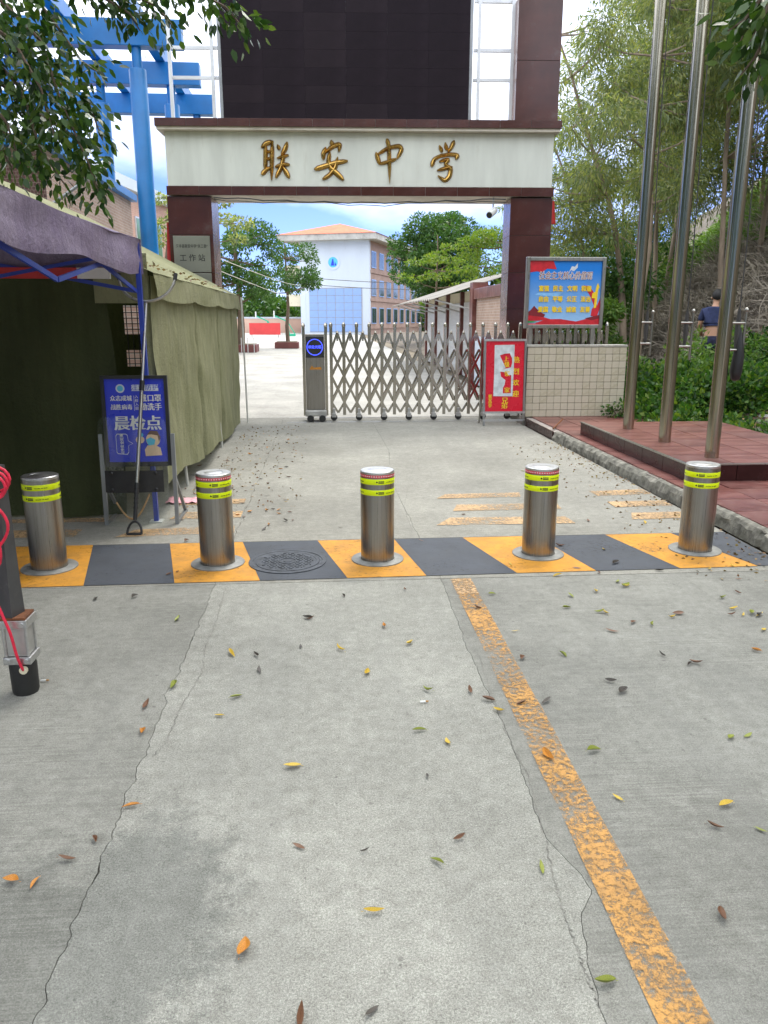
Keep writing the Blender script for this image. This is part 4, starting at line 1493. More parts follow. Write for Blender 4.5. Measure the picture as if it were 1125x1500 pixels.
# manhole cover
mc = thing('manhole_cover', 'round cast iron manhole cover set in the dark painted patch', 'manhole cover', (-0.27, 4.84, 0.0045))
mc.scale = (0.80, 0.80, 0.8)
MB().lathe([(0.315, 0.0), (0.315, 0.006), (0.285, 0.0075), (0.28, 0.003), (0.262, 0.003), (0.262, 0.0)], n=56, close=False).build('ring', 'cast_iron', mc, smooth=30)
lid = MB().lathe([(0.258, 0.0), (0.258, 0.006), (0.236, 0.0065), (0.232, 0.004), (0.002, 0.004)], n=56).build('lid', 'cast_iron', mc, smooth=30)
stud = MB()
for i in range(-6, 7):
    for j in range(-6, 7):
        x, y = i * 0.034 + (0.017 if j % 2 else 0), j * 0.034
        r = math.hypot(x, y)
        if 0.085 < r < 0.215:
            if (i + j) % 2:
                stud.box((x - 0.013, y - 0.005, 0.0035), (x + 0.013, y + 0.005, 0.0085))
            else:
                stud.box((x - 0.005, y - 0.013, 0.0035), (x + 0.005, y + 0.013, 0.0085))
stud.lathe([(0.075, 0.0035), (0.075, 0.0085), (0.064, 0.0085), (0.064, 0.0035)], n=32, close=False)
stud.lathe([(0.034, 0.0035), (0.034, 0.0085), (0.002, 0.0085)], n=24)
stud.build('raised_pattern', 'cast_iron', lid)

# ================================================================== FLAGPOLES
for k, ((px, py), lab) in enumerate((((920, 628), 'tall polished flagpole standing closest to the tiled wall'), ((973, 647), 'tall polished flagpole standing between two others on the red plinth'),
                                     ((1042, 670), 'tall polished flagpole with a dark bag hung on its bracket'))):
    p = G(px, py, 0.268)
    f = thing('flagpole', lab, 'flagpole', (p.x, p.y, 0.2685), 'flagpoles on the red plinth')
    MB().lathe([(0.064, 0.0), (0.0635, 0.6), (0.062, 3.0), (0.059, 6.4), (0.055, 10.6)], n=28).build('pole', 'steel_pole', f, smooth=40)
    mb = MB()
    hx, hy_ = 0.20, 0.02
    mb.tube([(hx, hy_, 0.86), (hx, hy_, 1.34)], 0.013, 8)
    mb.lathe([(0.004, 1.335), (0.018, 1.345), (0.02, 1.36), (0.012, 1.375), (0.002, 1.38)], (hx, hy_, 0), 10)
    for z in (1.00, 1.24):
        mb.tube([(0.05, 0.005, z), (hx, hy_, z)], 0.012, 8)
    mb.build('bracket', 'steel_frame', f, smooth=50)
    mb = MB()
    pts = [(0.135 + 0.010 * math.sin(i * 0.8) - 0.003 * i, 0.03, 1.0 + i * 0.45) for i in range(18)]
    mb.tube(pts, 0.006, 6)
    mb.tube([(0.138, 0.03, 0.98 + i * 0.035) for i in range(12)], [0.012 + 0.012 * math.sin(i / 11 * math.pi) for i in range(12)], 8)
    mb.build('halyard', 'cable', f)
    if k == 2:
        bag = thing('dark_bag', 'dark drawstring bag hanging from a flagpole bracket', 'bag', (p.x + 0.165, p.y + 0.03, 0.97))
        mb = MB()
        mb.tube([(0, 0, 0.50), (0, 0, 0.47), (0.0, 0.0, 0.40), (0.01, 0, 0.25), (0.0, 0, 0.10), (0, 0, 0.03), (0, 0, 0.015)], [0.010, 0.014, 0.032, 0.050, 0.055, 0.042, 0.015], 14)
        bo = mb.build('pouch', 'black_plastic', bag, smooth=70)

# bent rod left on the paving
mb = MB()
mb.tube([(3.02, 10.05, 0.128), (3.16, 10.35, 0.135), (3.30, 10.55, 0.19)], 0.012, 6)
tag(mb.build('bent_rod', 'rust'), 'short rusty bent rod lying at the edge of the red paving', 'rod')

# ================================================================== GREEN TENT
TX, TY0, TY1, TZ = -1.30, 6.12, 11.95, 1.86
tent = thing('army_tent', 'long olive green canvas tent with pale sunlit roof beside the lane', 'tent', (-3.3, 9, 0))
TO = Vector((-3.3, 9, 0))
TW = 4.1
ridge_x, ridge_z = TX - TW / 2, TZ + 1.08


def side_wall(u, v):
    y = TY0 + (TY1 - TY0) * u
    zb_ = 0.27 - 0.25 * min(1, u * 1.15) + 0.03 * math.sin(u * 17)
    if u < 0.06:
        zb_ += 0.0
    z = zb_ + (TZ - zb_) * v
    pleat = 0.0
    for yc in (8.05, 9.75, 11.25):
        pleat -= 0.07 * math.exp(-((y - yc) / 0.035) ** 2)
    sag = 0.03 * math.sin(y * 3.1 + 0.9 * math.sin(z * 2)) * (1 - v) + 0.022 * mnoise.noise(Vector((y * 5 + z * 3, z * 2.5, 4))) + 0.02 * mnoise.noise(Vector((y * 2.2, z * 1.2, 0)))
    return (TX + sag * 0.8 + pleat + 0.10 * (1 - v) * (0.5 - abs(u - 0.4)), y, z)


MB(TO).grid(side_wall, 120, 26).build('side_wall', 'canvas_green', tent, smooth=80)
# scalloped valance hung from the eave


def valance(u, v):
    y = TY0 - 0.03 + (TY1 + 0.05 - TY0) * u
    drop = 0.17 + 0.035 * abs(math.sin((y - 6.1) * math.pi / 1.72)) ** 0.6
    return (TX + 0.035 + 0.018 * v + 0.01 * mnoise.noise(Vector((y * 3, v, 1))), y, TZ + 0.02 - drop * v)


MB(TO).grid(valance, 90, 4).build('valance', 'canvas_green', tent, smooth=80)


def roof_r(u, v):
    y = TY0 - 0.05 + (TY1 + 0.10 - TY0) * u
    x = TX + 0.04 + (ridge_x - TX - 0.04) * v
    sag = -0.045 * math.sin(v * math.pi) * (0.6 + 0.4 * math.sin(y * 3.6)) + 0.012 * mnoise.noise(Vector((y * 2, v * 4, 2)))
    return (x, y, TZ + 0.02 + (ridge_z - TZ) * v + sag)


MB(TO).grid(roof_r, 60, 14).build('roof', 'canvas_green', tent, smooth=80)
MB(TO).grid(lambda u, v: (2 * ridge_x - roof_r(u, v)[0], roof_r(u, v)[1], roof_r(u, v)[2]), 60, 10).build('roof', 'canvas_green', tent, smooth=80)
# front wall, canopy shade put into its dark colour, drawn back at the right to leave a gap


def front_wall(u, v):
    xr = -1.615 - 0.07 * v + 0.05 * math.sin(v * 3)
    x = xr + (2 * ridge_x - TX - xr) * u
    y = TY0 + 0.04 * math.sin(x * 7.0 + 0.5 * math.sin(v * 3)) + 0.03 * mnoise.noise(Vector((x * 3, v * 2, 4)))
    ztop = TZ + (ridge_z - TZ) * max(0, 1 - abs(x - ridge_x) / (TW / 2))
    return (x, y, 0.02 + (ztop - 0.02) * v)


MB(TO).grid(front_wall, 90, 16).build('front_wall', 'canvas_shaded', tent, smooth=80)
MB(TO).grid(lambda u, v: (-1.47 + 0.13 * u + 0.02 * v, TY0 + 0.03 + 0.015 * math.sin(u * 9), 0.9 + 0.98 * v) if False else (-1.40 + 0.09 * u, TY0 + 0.03 + 0.012 * math.sin(u * 9 + v), 0.3 + (TZ - 0.3) * v), 6, 10).build('front_flap', 'canvas_green', tent, smooth=80)
MB(TO).box((-1.72, TY0 + 0.02, TZ - 0.20), (TX - 0.02, TY0 + 0.035, TZ + 0.16)).build('lintel_flap', 'canvas_green', tent)
# far end wall with two barred openings
yb = TY1 - 0.02
mb = MB(TO)
xl = 2 * ridge_x - TX
op = (-2.95, -2.15)
mb.box((xl, yb, 0.02), (op[0], yb + 0.02, TZ))
mb.box((op[1], yb, 0.02), (TX - 0.03, yb + 0.02, TZ))
mb.box((op[0], yb + 0.001, 0.02), (op[1], yb + 0.019, 0.86))
mb.box((op[0], yb + 0.001, 1.10), (op[1], yb + 0.019, 1.33))
mb.box((op[0], yb + 0.001, 1.74), (op[1], yb + 0.019, TZ))
mb.prism([(xl, yb, TZ + 0.001), (TX - 0.03, yb, TZ + 0.001), (ridge_x, yb, ridge_z - 0.03)], (0, 0.02, 0))
mb.build('end_wall', 'canvas_shaded', tent)
gr = MB(TO)
for i in range(10):
    x = op[0] + 0.04 + i * 0.08
    gr.bar((x, yb - 0.008, 0.84), (x, yb - 0.008, 1.76), 0.012, 0.012, (0, 1, 0))
for z in (0.90, 0.98, 1.06, 1.40, 1.48, 1.56, 1.64, 1.72):
    gr.bar((op[0] - 0.02, yb - 0.021, z), (op[1] + 0.02, yb - 0.021, z), 0.012, 0.012)
gr.build('window_grille', 'black_plastic', tent)
for (x, y, z1) in ((TX + 0.09, TY1 + 0.02, TZ), (TX + 0.0, 9.6, 0.5), (TX - 0.03, 7.3, 0.4)):
    MB(TO).tube([(x, y, 0), (x - 0.02, y, z1)], 0.014, 8).build('pole', 'frame_pale', tent)
bw_ = thing('brick_screen_wall', 'short salmon brick wall standing behind the tent end', 'wall', (-3.0, 13.0, 0))
MB().box((-0.75, 0, 0), (0.52, 0.2, 1.95)).build('wall', 'brick_face', bw_)
MB().box((-0.78, -0.03, 1.953), (0.55, 0.23, 2.02)).build('coping', 'cement', bw_)
# dry leaves caught on the tent roof edge
n = 70
us, vs_ = RNG.random(n) ** 1.2 * 0.75, RNG.random(n) * 0.10 + 0.005
cs = np.array([roof_r(a, b_) for a, b_ in zip(us, vs_)]) + np.array([0, 0, 0.02])
me = leaf_mesh('leaf_litter', cs, rand_unit(n) * np.array([1, 1, 0.15]), 0.05, 0.022)
me.materials.append(MATS['litter'])
tag(link('leaf_litter', me, None, 'stuff'), 'dry brown leaves caught along the tent roof edge', 'leaves')

# ================================================================== PURPLE CANOPY
can = thing('popup_canopy', 'faded purple pop-up canopy with blue folding frame in front of the green tent', 'canopy', (-2.85, 4.5, 0))
CO = Vector((-2.85, 4.5, 0))
cx0, cx1, cy0, cy1 = -4.40, -1.315, 2.45, 6.0
vz0, vz1 = 1.86, 2.10


def val(p, q):
    def fn(u, v):
        x, y = p[0] + (q[0] - p[0]) * u, p[1] + (q[1] - p[1]) * u
        nn = Vector((q[1] - p[1], p[0] - q[0], 0)).normalized()
        w = 0.018 * math.sin(u * 21) * (1 - v) + 0.02 * mnoise.noise(Vector((x * 2, y * 2, v * 2)))
        return (x - nn.x * w, y - nn.y * w, vz0 + (vz1 - vz0) * v + 0.022 * math.sin(u * 13) * (1 - v) - 0.03 * math.sin(u * math.pi) * v)
    return fn


cs4 = [(cx1, cy0), (cx1, cy1), (cx0, cy1), (cx0, cy0)]
for i in range(4):
    MB(CO).grid(val(cs4[i], cs4[(i + 1) % 4]), 40, 8).build('valance', 'canvas_purple', can, smooth=80)
apex = Vector(((cx0 + cx1) / 2, (cy0 + cy1) / 2, 2.60))
for i in range(4):
    p, q = cs4[i], cs4[(i + 1) % 4]

    def roof_fn(u, v, p=p, q=q):
        x, y = p[0] + (q[0] - p[0]) * u, p[1] + (q[1] - p[1]) * u
        e = Vector((x, y, vz1 - 0.03 * math.sin(u * math.pi)))
        r = e.lerp(apex, v)
        r.z -= 0.07 * math.sin(v * math.pi) * math.sin(u * math.pi) + 0.015 * mnoise.noise(Vector((r.x * 3, r.y * 3, 0)))
        return r
    MB(CO).grid(roof_fn, 24, 14).build('roof', 'canvas_purple', can, smooth=80)
for (x, y) in cs4:
    sx, sy = (0.03 if x < -3 else -0.03), (0.03 if y < 4 else -0.03)
    MB(CO).bar((x + sx, y + sy, 0.0), (x + sx, y + sy, 2.08), 0.034, 0.034, (0, 1, 0)).build('leg', 'frame_blue', can)
    MB(CO).box((x + sx - 0.05, y + sy - 0.05, 0.0), (x + sx + 0.05, y + sy + 0.05, 0.008)).build('foot', 'frame_pale', can)
ins = 0.05
c4 = [(cx1 - ins, cy0 + ins), (cx1 - ins, cy1 - ins), (cx0 + ins, cy1 - ins), (cx0 + ins, cy0 + ins)]
for i in range(4):
    p, q = Vector(c4[i] + (0,)), Vector(c4[(i + 1) % 4] + (0,))
    m_ = (p + q) / 2
    for a, b_ in ((p, m_), (m_, q)):
        MB(CO).bar((a.x, a.y, 2.02), (b_.x, b_.y, 1.74), 0.014, 0.026).build('truss_bar', 'frame_blue', can)
        MB(CO).bar((a.x, a.y + 0.016, 1.74), (b_.x, b_.y + 0.016, 2.02), 0.014, 0.026).build('truss_bar', 'frame_blue', can)

sp = MB()
tg = thing('striped_pole', 'red and white pole lying across under the purple canopy', 'pole', (-2.5, 6.0, 1.84))
MB((-2.5, 6.0, 1.84)).bar((-3.9, 5.97, 1.865), (-1.775, 5.97, 1.865), 0.05, 0.075).build('red_section', 'pole_red', tg)
MB((-2.5, 6.0, 1.84)).bar((-1.773, 5.97, 1.865), (-1.55, 5.97, 1.865), 0.05, 0.075).build('white_section', 'print_white', tg)

# ================================================================== BLUE NOTICE BOARD, RIOT SHIELD, FORK
SY = 5.90
sb = thing('notice_board', 'blue notice board with white lettering on a grey metal stand', 'sign', (-1.43, SY, 0))
SO = Vector((-1.43, SY, 0))
s0, s1, s2 = PY(147, 553, SY), PY(242, 553, SY), PY(147, 684, SY)
sx0, sx1, sz0, sz1 = -1.665, -1.20, 0.455, 1.135


def sl(x, z, d=0.0):
    return Vector((x, SY + 0.05 * (z / 1.1) - d, z))


for x in (sx0 - 0.04, sx1 + 0.03):
    MB(SO).bar(sl(x, 0.0, 0.01), sl(x, 0.70, 0.01), 0.028, 0.03, (0, 1, 0)).build('leg', 'frame_grey', sb)
    MB(SO).bar((x, SY + 0.36, 0.012), sl(x, 0.34, -0.02), 0.022, 0.022, (0, 1, 0)).build('brace', 'frame_grey', sb)
    MB(SO).bar((x, SY - 0.02, 0.012), (x, SY + 0.40, 0.012), 0.024, 0.022).build('foot_bar', 'frame_grey', sb)
mb = MB(SO)
for a, b_ in (((sx0, sz0), (sx0, sz1)), ((sx1, sz0), (sx1, sz1))):
    mb.bar(sl(*a), sl(*b_), 0.026, 0.03, (0, 1, 0))
mb.bar(sl(sx0 + 0.013, sz1 - 0.012), sl(sx1 - 0.013, sz1 - 0.012), 0.029, 0.024)
mb.bar(sl(sx0 + 0.013, sz0 + 0.014), sl(sx1 - 0.013, sz0 + 0.014), 0.029, 0.034)
mb.build('frame', 'black_plastic', sb)
pan = MB(SO).prism([sl(sx0 + 0.013, sz0 + 0.03), sl(sx1 - 0.013, sz0 + 0.03), sl(sx1 - 0.013, sz1 - 0.024), sl(sx0 + 0.013, sz1 - 0.024)], (0, 0.008, 0)).build('panel', 'board_blue', sb)


def spt(u, v, lay=1):
    return sl(sx0 + 0.013 + u * (sx1 - sx0 - 0.026), sz0 + 0.03 + v * (sz1 - sz0 - 0.054), 0.0008 * lay + 0.001)


_orig = SO


def disc(cu, cv, ru, rv, n=20):
    return [(cu + ru * math.cos(2 * math.pi * k / n), cv + rv * math.sin(2 * math.pi * k / n)) for k in range(n)]


flat(pan, spt, disc(0.26, 0.885, 0.075, 0.052), 'print_grey', 'badge', 1)
flat(pan, spt, disc(0.26, 0.885, 0.05, 0.035), 'print_cyan', 'badge', 2)
flat(pan, spt, [(0.45, 0.855), (0.90, 0.855), (0.90, 0.93), (0.45, 0.93)], 'print_grey', 'title_strip', 1)
mb = MB(SO)
put_text(mb, '注意防护', spt(0.675, 0.892, 3), 0.047, sx=1.1)
mb.build('lettering', 'board_blue', pan)
mb = MB(SO)
def wide(tx, u, v, size, d=0.003, **kw):
    for q_, du in enumerate((-d, 0, d)):
        put_text(mb, tx, spt(u + du, v, 2 + q_ * 0.4), size, **kw)


wide('众志成城', 0.265, 0.765, 0.044, sx=0.92)
wide('战胜病毒', 0.265, 0.66, 0.044, sx=0.92)
for k, ch in enumerate('入校入园'):
    wide(ch, 0.525, 0.785 - 0.046 * k, 0.026, 0.001)
wide('戴口罩', 0.76, 0.765, 0.058, 0.005, sx=0.92)
wide('勤洗手', 0.76, 0.66, 0.058, 0.005, sx=0.92)
wide('晨检点', 0.52, 0.46, 0.118, 0.010, sx=1.0)
wide('保持安全距离', 0.235, 0.215, 0.028, 0.002, right=(0, 0, 1), up=(-1, 0, 0))
mb.add([spt(u, v, 1) for u, v in ((0.478, 0.62), (0.484, 0.62), (0.484, 0.80), (0.478, 0.80))], [(0, 1, 2, 3)])
ol = [(0.15, 0.10), (0.31, 0.09), (0.34, 0.12), (0.34, 0.20), (0.42, 0.225), (0.34, 0.26), (0.33, 0.33), (0.30, 0.345), (0.15, 0.345), (0.13, 0.32), (0.13, 0.12)]
n = len(ol)
cu, cv = 0.24, 0.215
inn = [(cu + (u - cu) * 0.94, cv + (v - cv) * 0.94) for u, v in ol]
mb.add([spt(u, v, 1) for u, v in ol] + [spt(u, v, 1) for u, v in inn], [(k, (k + 1) % n, n + (k + 1) % n, n + k) for k in range(n)])
mb.build('lettering', 'print_white', pan)
flat(pan, spt, [(0.62, 0.07), (0.90, 0.08), (0.88, 0.17), (0.80, 0.20), (0.66, 0.20), (0.61, 0.15)], 'print_skin', 'printed_child', 2)
flat(pan, spt, disc(0.76, 0.27, 0.12, 0.085), 'print_skin', 'printed_child', 3)
flat(pan, spt, [(0.66, 0.33), (0.72, 0.38), (0.84, 0.375), (0.89, 0.30), (0.86, 0.24), (0.84, 0.32), (0.74, 0.335)], 'print_brown', 'printed_hair', 4)
flat(pan, spt, [(0.64, 0.27), (0.72, 0.30), (0.80, 0.27), (0.78, 0.21), (0.68, 0.20)], 'print_cyan', 'printed_mask', 5)
flat(pan, spt, disc(0.54, 0.27, 0.075, 0.045), 'print_skin', 'printed_hand', 2)
flat(pan, spt, disc(0.56, 0.33, 0.04, 0.025), 'print_cyan', 'printed_drop', 3)

sh = thing('riot_shield', 'clear riot shield with black arm pad leaning on the blue notice board', 'shield', (-1.44, 5.76, 0))
HO = Vector((-1.44, 5.76, 0))


def sh_pt(u, z):
    x = -1.695 + 0.50 * u
    return Vector((x, 5.74 + 0.06 * (z / 0.83) + 0.030 * (1 - (2 * u - 1) ** 2) * -1 + 0.03, z))


def shield_fn(u, v):
    z = 0.02 + 0.82 * v
    e = min(u, 1 - u)
    if v > 0.94 and e < 0.08:
        z -= 0.04 * (1 - e / 0.08) * ((v - 0.94) / 0.06)
    if v < 0.06 and e < 0.08:
        z += 0.04 * (1 - e / 0.08) * ((0.06 - v) / 0.06)
    return sh_pt(u, z)


shp = MB(HO).grid(shield_fn, 24, 36).build('clear_panel', 'acrylic', sh, smooth=60)
MB(HO).grid(lambda u, v: sh_pt(0.07 + 0.86 * u, 0.28 + 0.165 * v) + Vector((0, -0.004, 0)), 14, 6).build('arm_pad', 'rubber', sh, smooth=60)
for u in (0.17, 0.82):
    for z in (0.30, 0.425):
        p = sh_pt(u, z)
        MB(HO).tube([p + Vector((0, 0.004, 0)), p + Vector((0, -0.006, 0)), p + Vector((0, -0.012, 0))], [0.014, 0.014, 0.007], 12).build('bolt', 'black_plastic', sh)
mb = MB(HO)
pts = []
for i in range(17):
    t = i / 16
    q = sh_pt(0.20 + 0.50 * t, 0.20 - 0.14 * math.sin(t * math.pi) + 0.06 * t * t)
    pts.append(q + Vector((0, 0.03, 0)))
mb.tube(pts, 0.007, 8)
mb.build('strap', 'straw', sh)

fk = thing('riot_fork', 'long steel restraint fork with black D-handle leaning on the green tent', 'restraint fork', (-1.42, 5.62, 0))
FO = Vector((-1.42, 5.62, 0))
fb, ft = Vector((-1.415, 5.60, 0.13)), Vector((-1.315, 6.02, 1.67))
fd = (ft - fb).normalized()
MB(FO).tube([fb, fb.lerp(ft, 0.62)], 0.0135, 10).build('pole', 'steel_frame', fk, smooth=40)
MB(FO).tube([fb.lerp(ft, 0.60), ft], 0.0105, 10).build('pole', 'steel_cap', fk, smooth=40)
MB(FO).tube([fb.lerp(ft, 0.585), fb.lerp(ft, 0.632)], 0.019, 10).build('clamp_collar', 'black_plastic', fk, smooth=40)
MB(FO).tube([fb - fd * 0.02, fb.lerp(ft, 0.16)], 0.0155, 10).build('grip', 'black_plastic', fk, smooth=40)
for k in range(5):
    q = fb.lerp(ft, 0.04 + 0.022 * k)
    MB(FO).tube([q, q + fd * 0.012], 0.0175, 10).build('grip_ridge', 'rubber', fk)
mb = MB(FO)
sd = Vector((1, 0, 0))
arc = [fb - fd * 0.0 + sd * 0.0]
pts = []
for k in range(13):
    a = math.pi * k / 12
    pts.append(fb - fd * (0.125 - 0.095 * math.sin(a)) + sd * (0.052 * math.cos(a)))
mb.tube(pts, 0.009, 8)
mb.tube([pts[0], pts[0].lerp(pts[-1], 0.5), pts[-1]], [0.010, 0.013, 0.010], 8)
mb.build('handle', 'black_plastic', fk, smooth=50)
mb = MB(FO)
pts = []
for k in range(25):
    a = math.pi * (k / 24)
    pts.append(ft + Vector((0.205 * math.cos(a), 0, 0)) - fd * (0.19 * math.sin(a) - 0.19) + Vector((0, -0.01, 0)))
mb.tube(pts, 0.011, 8)
mb.build('fork', 'steel_frame', fk, smooth=50)
for e in (0, -1):
    p, q = pts[e], pts[1 if e == 0 else -2]
    MB(FO).tube([p + (p - q).normalized() * 0.02, p - (p - q).normalized() * 0.03], 0.0145, 8).build('end_cap', 'rubber', fk)

# ================================================================== BARRIER FOOT at the left edge
bf = thing('barrier_post', 'dark tapered barrier post on steel clamp and black foot with red cord', 'barrier', (-1.31, 3.11, 0))
FB = Vector((-1.31, 3.11, 0))


def fpt(x, z, d=0.0):      # leans to the left
    return Vector((-1.300 + x, 3.11 + d, z))


MB(FB).tube([fpt(0, 0.0), fpt(0, 0.012), fpt(0, 0.13), fpt(0, 0.145)], [0.050, 0.054, 0.056, 0.052], 14).build('foot', 'rubber', bf, smooth=35)
MB(FB).bar(fpt(0, 0.146), fpt(0, 0.178), 0.112, 0.112, (0, 1, 0)).build('clamp_plate', 'steel_cap', bf, bevel=0.004)
MB(FB).bar(fpt(0, 0.306), fpt(0, 0.342), 0.114, 0.114, (0, 1, 0)).build('clamp_plate', 'steel_cap', bf, bevel=0.004)
MB(FB).bar(fpt(0, 0.3425), fpt(0, 0.352), 0.100, 0.104, (0, 1, 0)).build('rust_plate', 'rust', bf)
MB(FB).bar(fpt(0, 0.179), fpt(0, 0.305), 0.086, 0.086, (0, 1, 0)).build('clamp_block', 'alloy', bf, bevel=0.006)
for x in (-0.045, 0.045):
    for d in (-0.045, 0.045):
        MB(FB).tube([fpt(x, 0.179, d), fpt(x, 0.305, d)], 0.006, 8).build('tie_rod', 'steel_cap', bf)
for x, z in ((0.035, 0.323), (-0.035, 0.162), (0.038, 0.162)):
    MB(FB).tube([fpt(x, z, -0.054), fpt(x, z, -0.062)], 0.010, 10).build('bolt', 'steel_cap', bf)
MB(FB).tube([fpt(-0.03, 0.352), fpt(-0.028, 0.50), fpt(-0.02, 0.80), fpt(-0.015, 0.98)], [0.060, 0.054, 0.043, 0.036], 4).build('post', 'post_grey', bf)
mb = MB(FB)
cord = [fpt(-0.02, 0.92, -0.05), fpt(-0.055, 0.80, -0.06), fpt(-0.01, 0.70, -0.07), fpt(-0.01, 0.60, -0.07), fpt(-0.06, 0.52, -0.07), fpt(-0.03, 0.40, -0.08), fpt(0.0, 0.30, -0.085), fpt(0.01, 0.20, -0.075), fpt(0.02, 0.135, -0.062), fpt(0.022, 0.12, -0.052)]
sm = []
for i in range(len(cord) - 1):
    for k in range(4):
        t = k / 4
        p0, p1, p2, p3 = cord[max(0, i - 1)], cord[i], cord[i + 1], cord[min(len(cord) - 1, i + 2)]
        sm.append(0.5 * ((2 * p1) + (p2 - p0) * t + (2 * p0 - 5 * p1 + 4 * p2 - p3) * t * t + (3 * p1 - p0 - 3 * p2 + p3) * t ** 3))
mb.tube(sm, 0.006, 8)
for k in range(3):
    loop = [fpt(-0.02 + 0.055 * math.cos(a) + 0.005 * k, 0.90 + 0.05 * math.sin(a) + 0.014 * k, -0.045 + 0.012 * k) for a in [2 * math.pi * j / 16 for j in range(17)]]
    mb.tube(loop, 0.006, 8)
loop = [fpt(-0.03 + 0.065 * math.sin(math.pi * j / 14), 0.86 - 0.22 * j / 14, -0.065) for j in range(15)]
mb.tube(loop, 0.006, 8)
mb.build('cord', 'cord_red', bf, smooth=60)
MB(FB).tube([fpt(0.022, 0.122, -0.048), fpt(0.022, 0.122, -0.060)], 0.017, 12).build('cord_bush', 'wall_cream', bf)
# ================================================================== BLUE PERGOLA and BUILDINGS on the left
pg = thing('blue_pergola', 'tall bright blue concrete pergola frame rising behind the green tent', 'pergola', (-4.0, 18.4, 0))
PO = Vector((-4.0, 18.4, 0))
for y in (16.0, 18.4, 20.8):
    for x in ((-3.35, -4.65) if y < 20 else (-3.35,)):
        mb = MB(PO)
        xs = x + (0.07 * (y - 16) if x > -4 else 0)
        mb.lathe([(0.158, 0.0), (0.158, 5.98), (0.15, 6.0), (0.09, 6.01), (0.09, 6.36)], (xs, y, 0), 24)
        mb.build('column', 'blue_paint', pg, smooth=35)
    MB(PO).box((-9.5, y - 0.14, 6.362), (-2.50 - (y - 16) * 0.02, y + 0.14, 6.80)).build('cross_beam', 'blue_paint', pg, bevel=0.01)
for x in (-3.35, -4.65, -6.4):
    MB(PO).box((x - 0.10, 14.4, 6.803), (x + 0.10, 21.9, 7.10)).build('rafter', 'blue_paint', pg, bevel=0.01)

bh = thing('brick_gatehouse', 'single storey pale brick building with blue roof trim under the pergola', 'building', (-7.5, 18, 0))
HO2 = Vector((-7.5, 18, 0))
MB(HO2).box((-11, 13.65, 0), (-4.45, 19.5, 4.20)).build('wall', 'brick_pale', bh)
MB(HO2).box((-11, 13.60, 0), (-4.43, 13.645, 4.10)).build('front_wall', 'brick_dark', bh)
MB(HO2).box((-11.1, 13.5, 4.203), (-4.32, 19.62, 4.36)).build('roof_trim', 'blue_paint', bh, bevel=0.01)
for y in (14.6, 17.3):
    w = MB(HO2).box((-4.449, y, 1.4), (-4.40, y + 1.2, 2.6)).build('window', 'frame_white', bh)
    MB(HO2).box((-4.399, y + 0.06, 1.46), (-4.385, y + 1.14, 2.54)).build('pane', 'glass_dark', w)

sl_ = thing('salmon_building', 'salmon tiled two storey building with white parapet behind the blue pergola', 'building', (-10, 33, 0), rz=R(-8))
MB().box((-6, -4.5, 0), (2.6, 10, 6.35)).build('wall', 'brick_salmon', sl_)
MB().box((-6.2, -4.7, 6.353), (2.85, 10.2, 6.75)).build('parapet', 'wall_white', sl_)
for y in (-3.4, -1.6, 0.2, 2.0, 3.8, 5.6, 7.4):
    for z in (0.9, 4.1):
        w = MB().box((2.601, y, z), (2.65, y + 1.1, z + 1.4)).build('window', 'frame_white', sl_)
        MB().box((2.651, y + 0.07, z + 0.07), (2.665, y + 0.52, z + 1.33)).build('pane', 'window_green', w)
        MB().box((2.651, y + 0.58, z + 0.07), (2.665, y + 1.03, z + 1.33)).build('pane', 'window_green', w)

# street lamp reaching out of the left
lp = thing('street_lamp', 'slim white street lamp head on a grey arm beside the pergola', 'street lamp', (-4.32, 13.2, 0))
LO = Vector((-4.32, 13.2, 0))
la, lb_ = PY(128, 262, 13.2), PY(164, 232, 13.2)
MB(LO).tube([(-4.32, 13.2, 0), (-4.32, 13.2, 2.9), (-4.2, 13.2, 3.3), la + (lb_ - la) * 0.05], [0.05, 0.045, 0.03, 0.025], 10).build('arm', 'frame_grey', lp, smooth=50)
MB(LO).tube([la, la.lerp(lb_, 0.25), la.lerp(lb_, 0.8), lb_], [0.035, 0.075, 0.06, 0.02], 12).build('lamp_head', 'frame_white', lp, smooth=60)

# ================================================================== SCHOOL BLOCK far across the yard
sc_ = thing('school_block', 'white and brick three storey school block with orange hipped roof', 'building', (4.8, 86, 0), rz=R(-19))
GW, LEN, EH = 7.8, 42.0, 9.75
MB().box((-GW, 0, -0.05), (0, 0.3, EH)).build('gable_wall', 'wall_white', sc_)
MB().box((-GW, 0.302, -0.05), (0, LEN, EH)).build('side_wall', 'brick_school', sc_)
MB().box((-GW - 0.02, -0.04, -0.05), (-GW + 0.55, 0.5, EH - 0.02)).build('pilaster', 'wall_white', sc_)
MB().box((-0.62, -0.05, -0.05), (0.06, 0.5, EH - 0.01)).build('pilaster', 'wall_white', sc_)
bp = MB().box((-GW + 1.0, -0.03, 0.2), (-0.75, -0.002, 4.9)).build('blue_panel', 'grout', sc_)
tl = MB().box((0, 0, 0), (0.955, 0.02, 0.73)).mesh('panel_tile')
tl.materials.append(MATS['wall_blue'])
for i in range(6):
    for j in range(6):
        link('panel_tile', tl, bp).location = (-GW + 1.02 + i * 1.002, -0.048, 0.25 + j * 0.77)
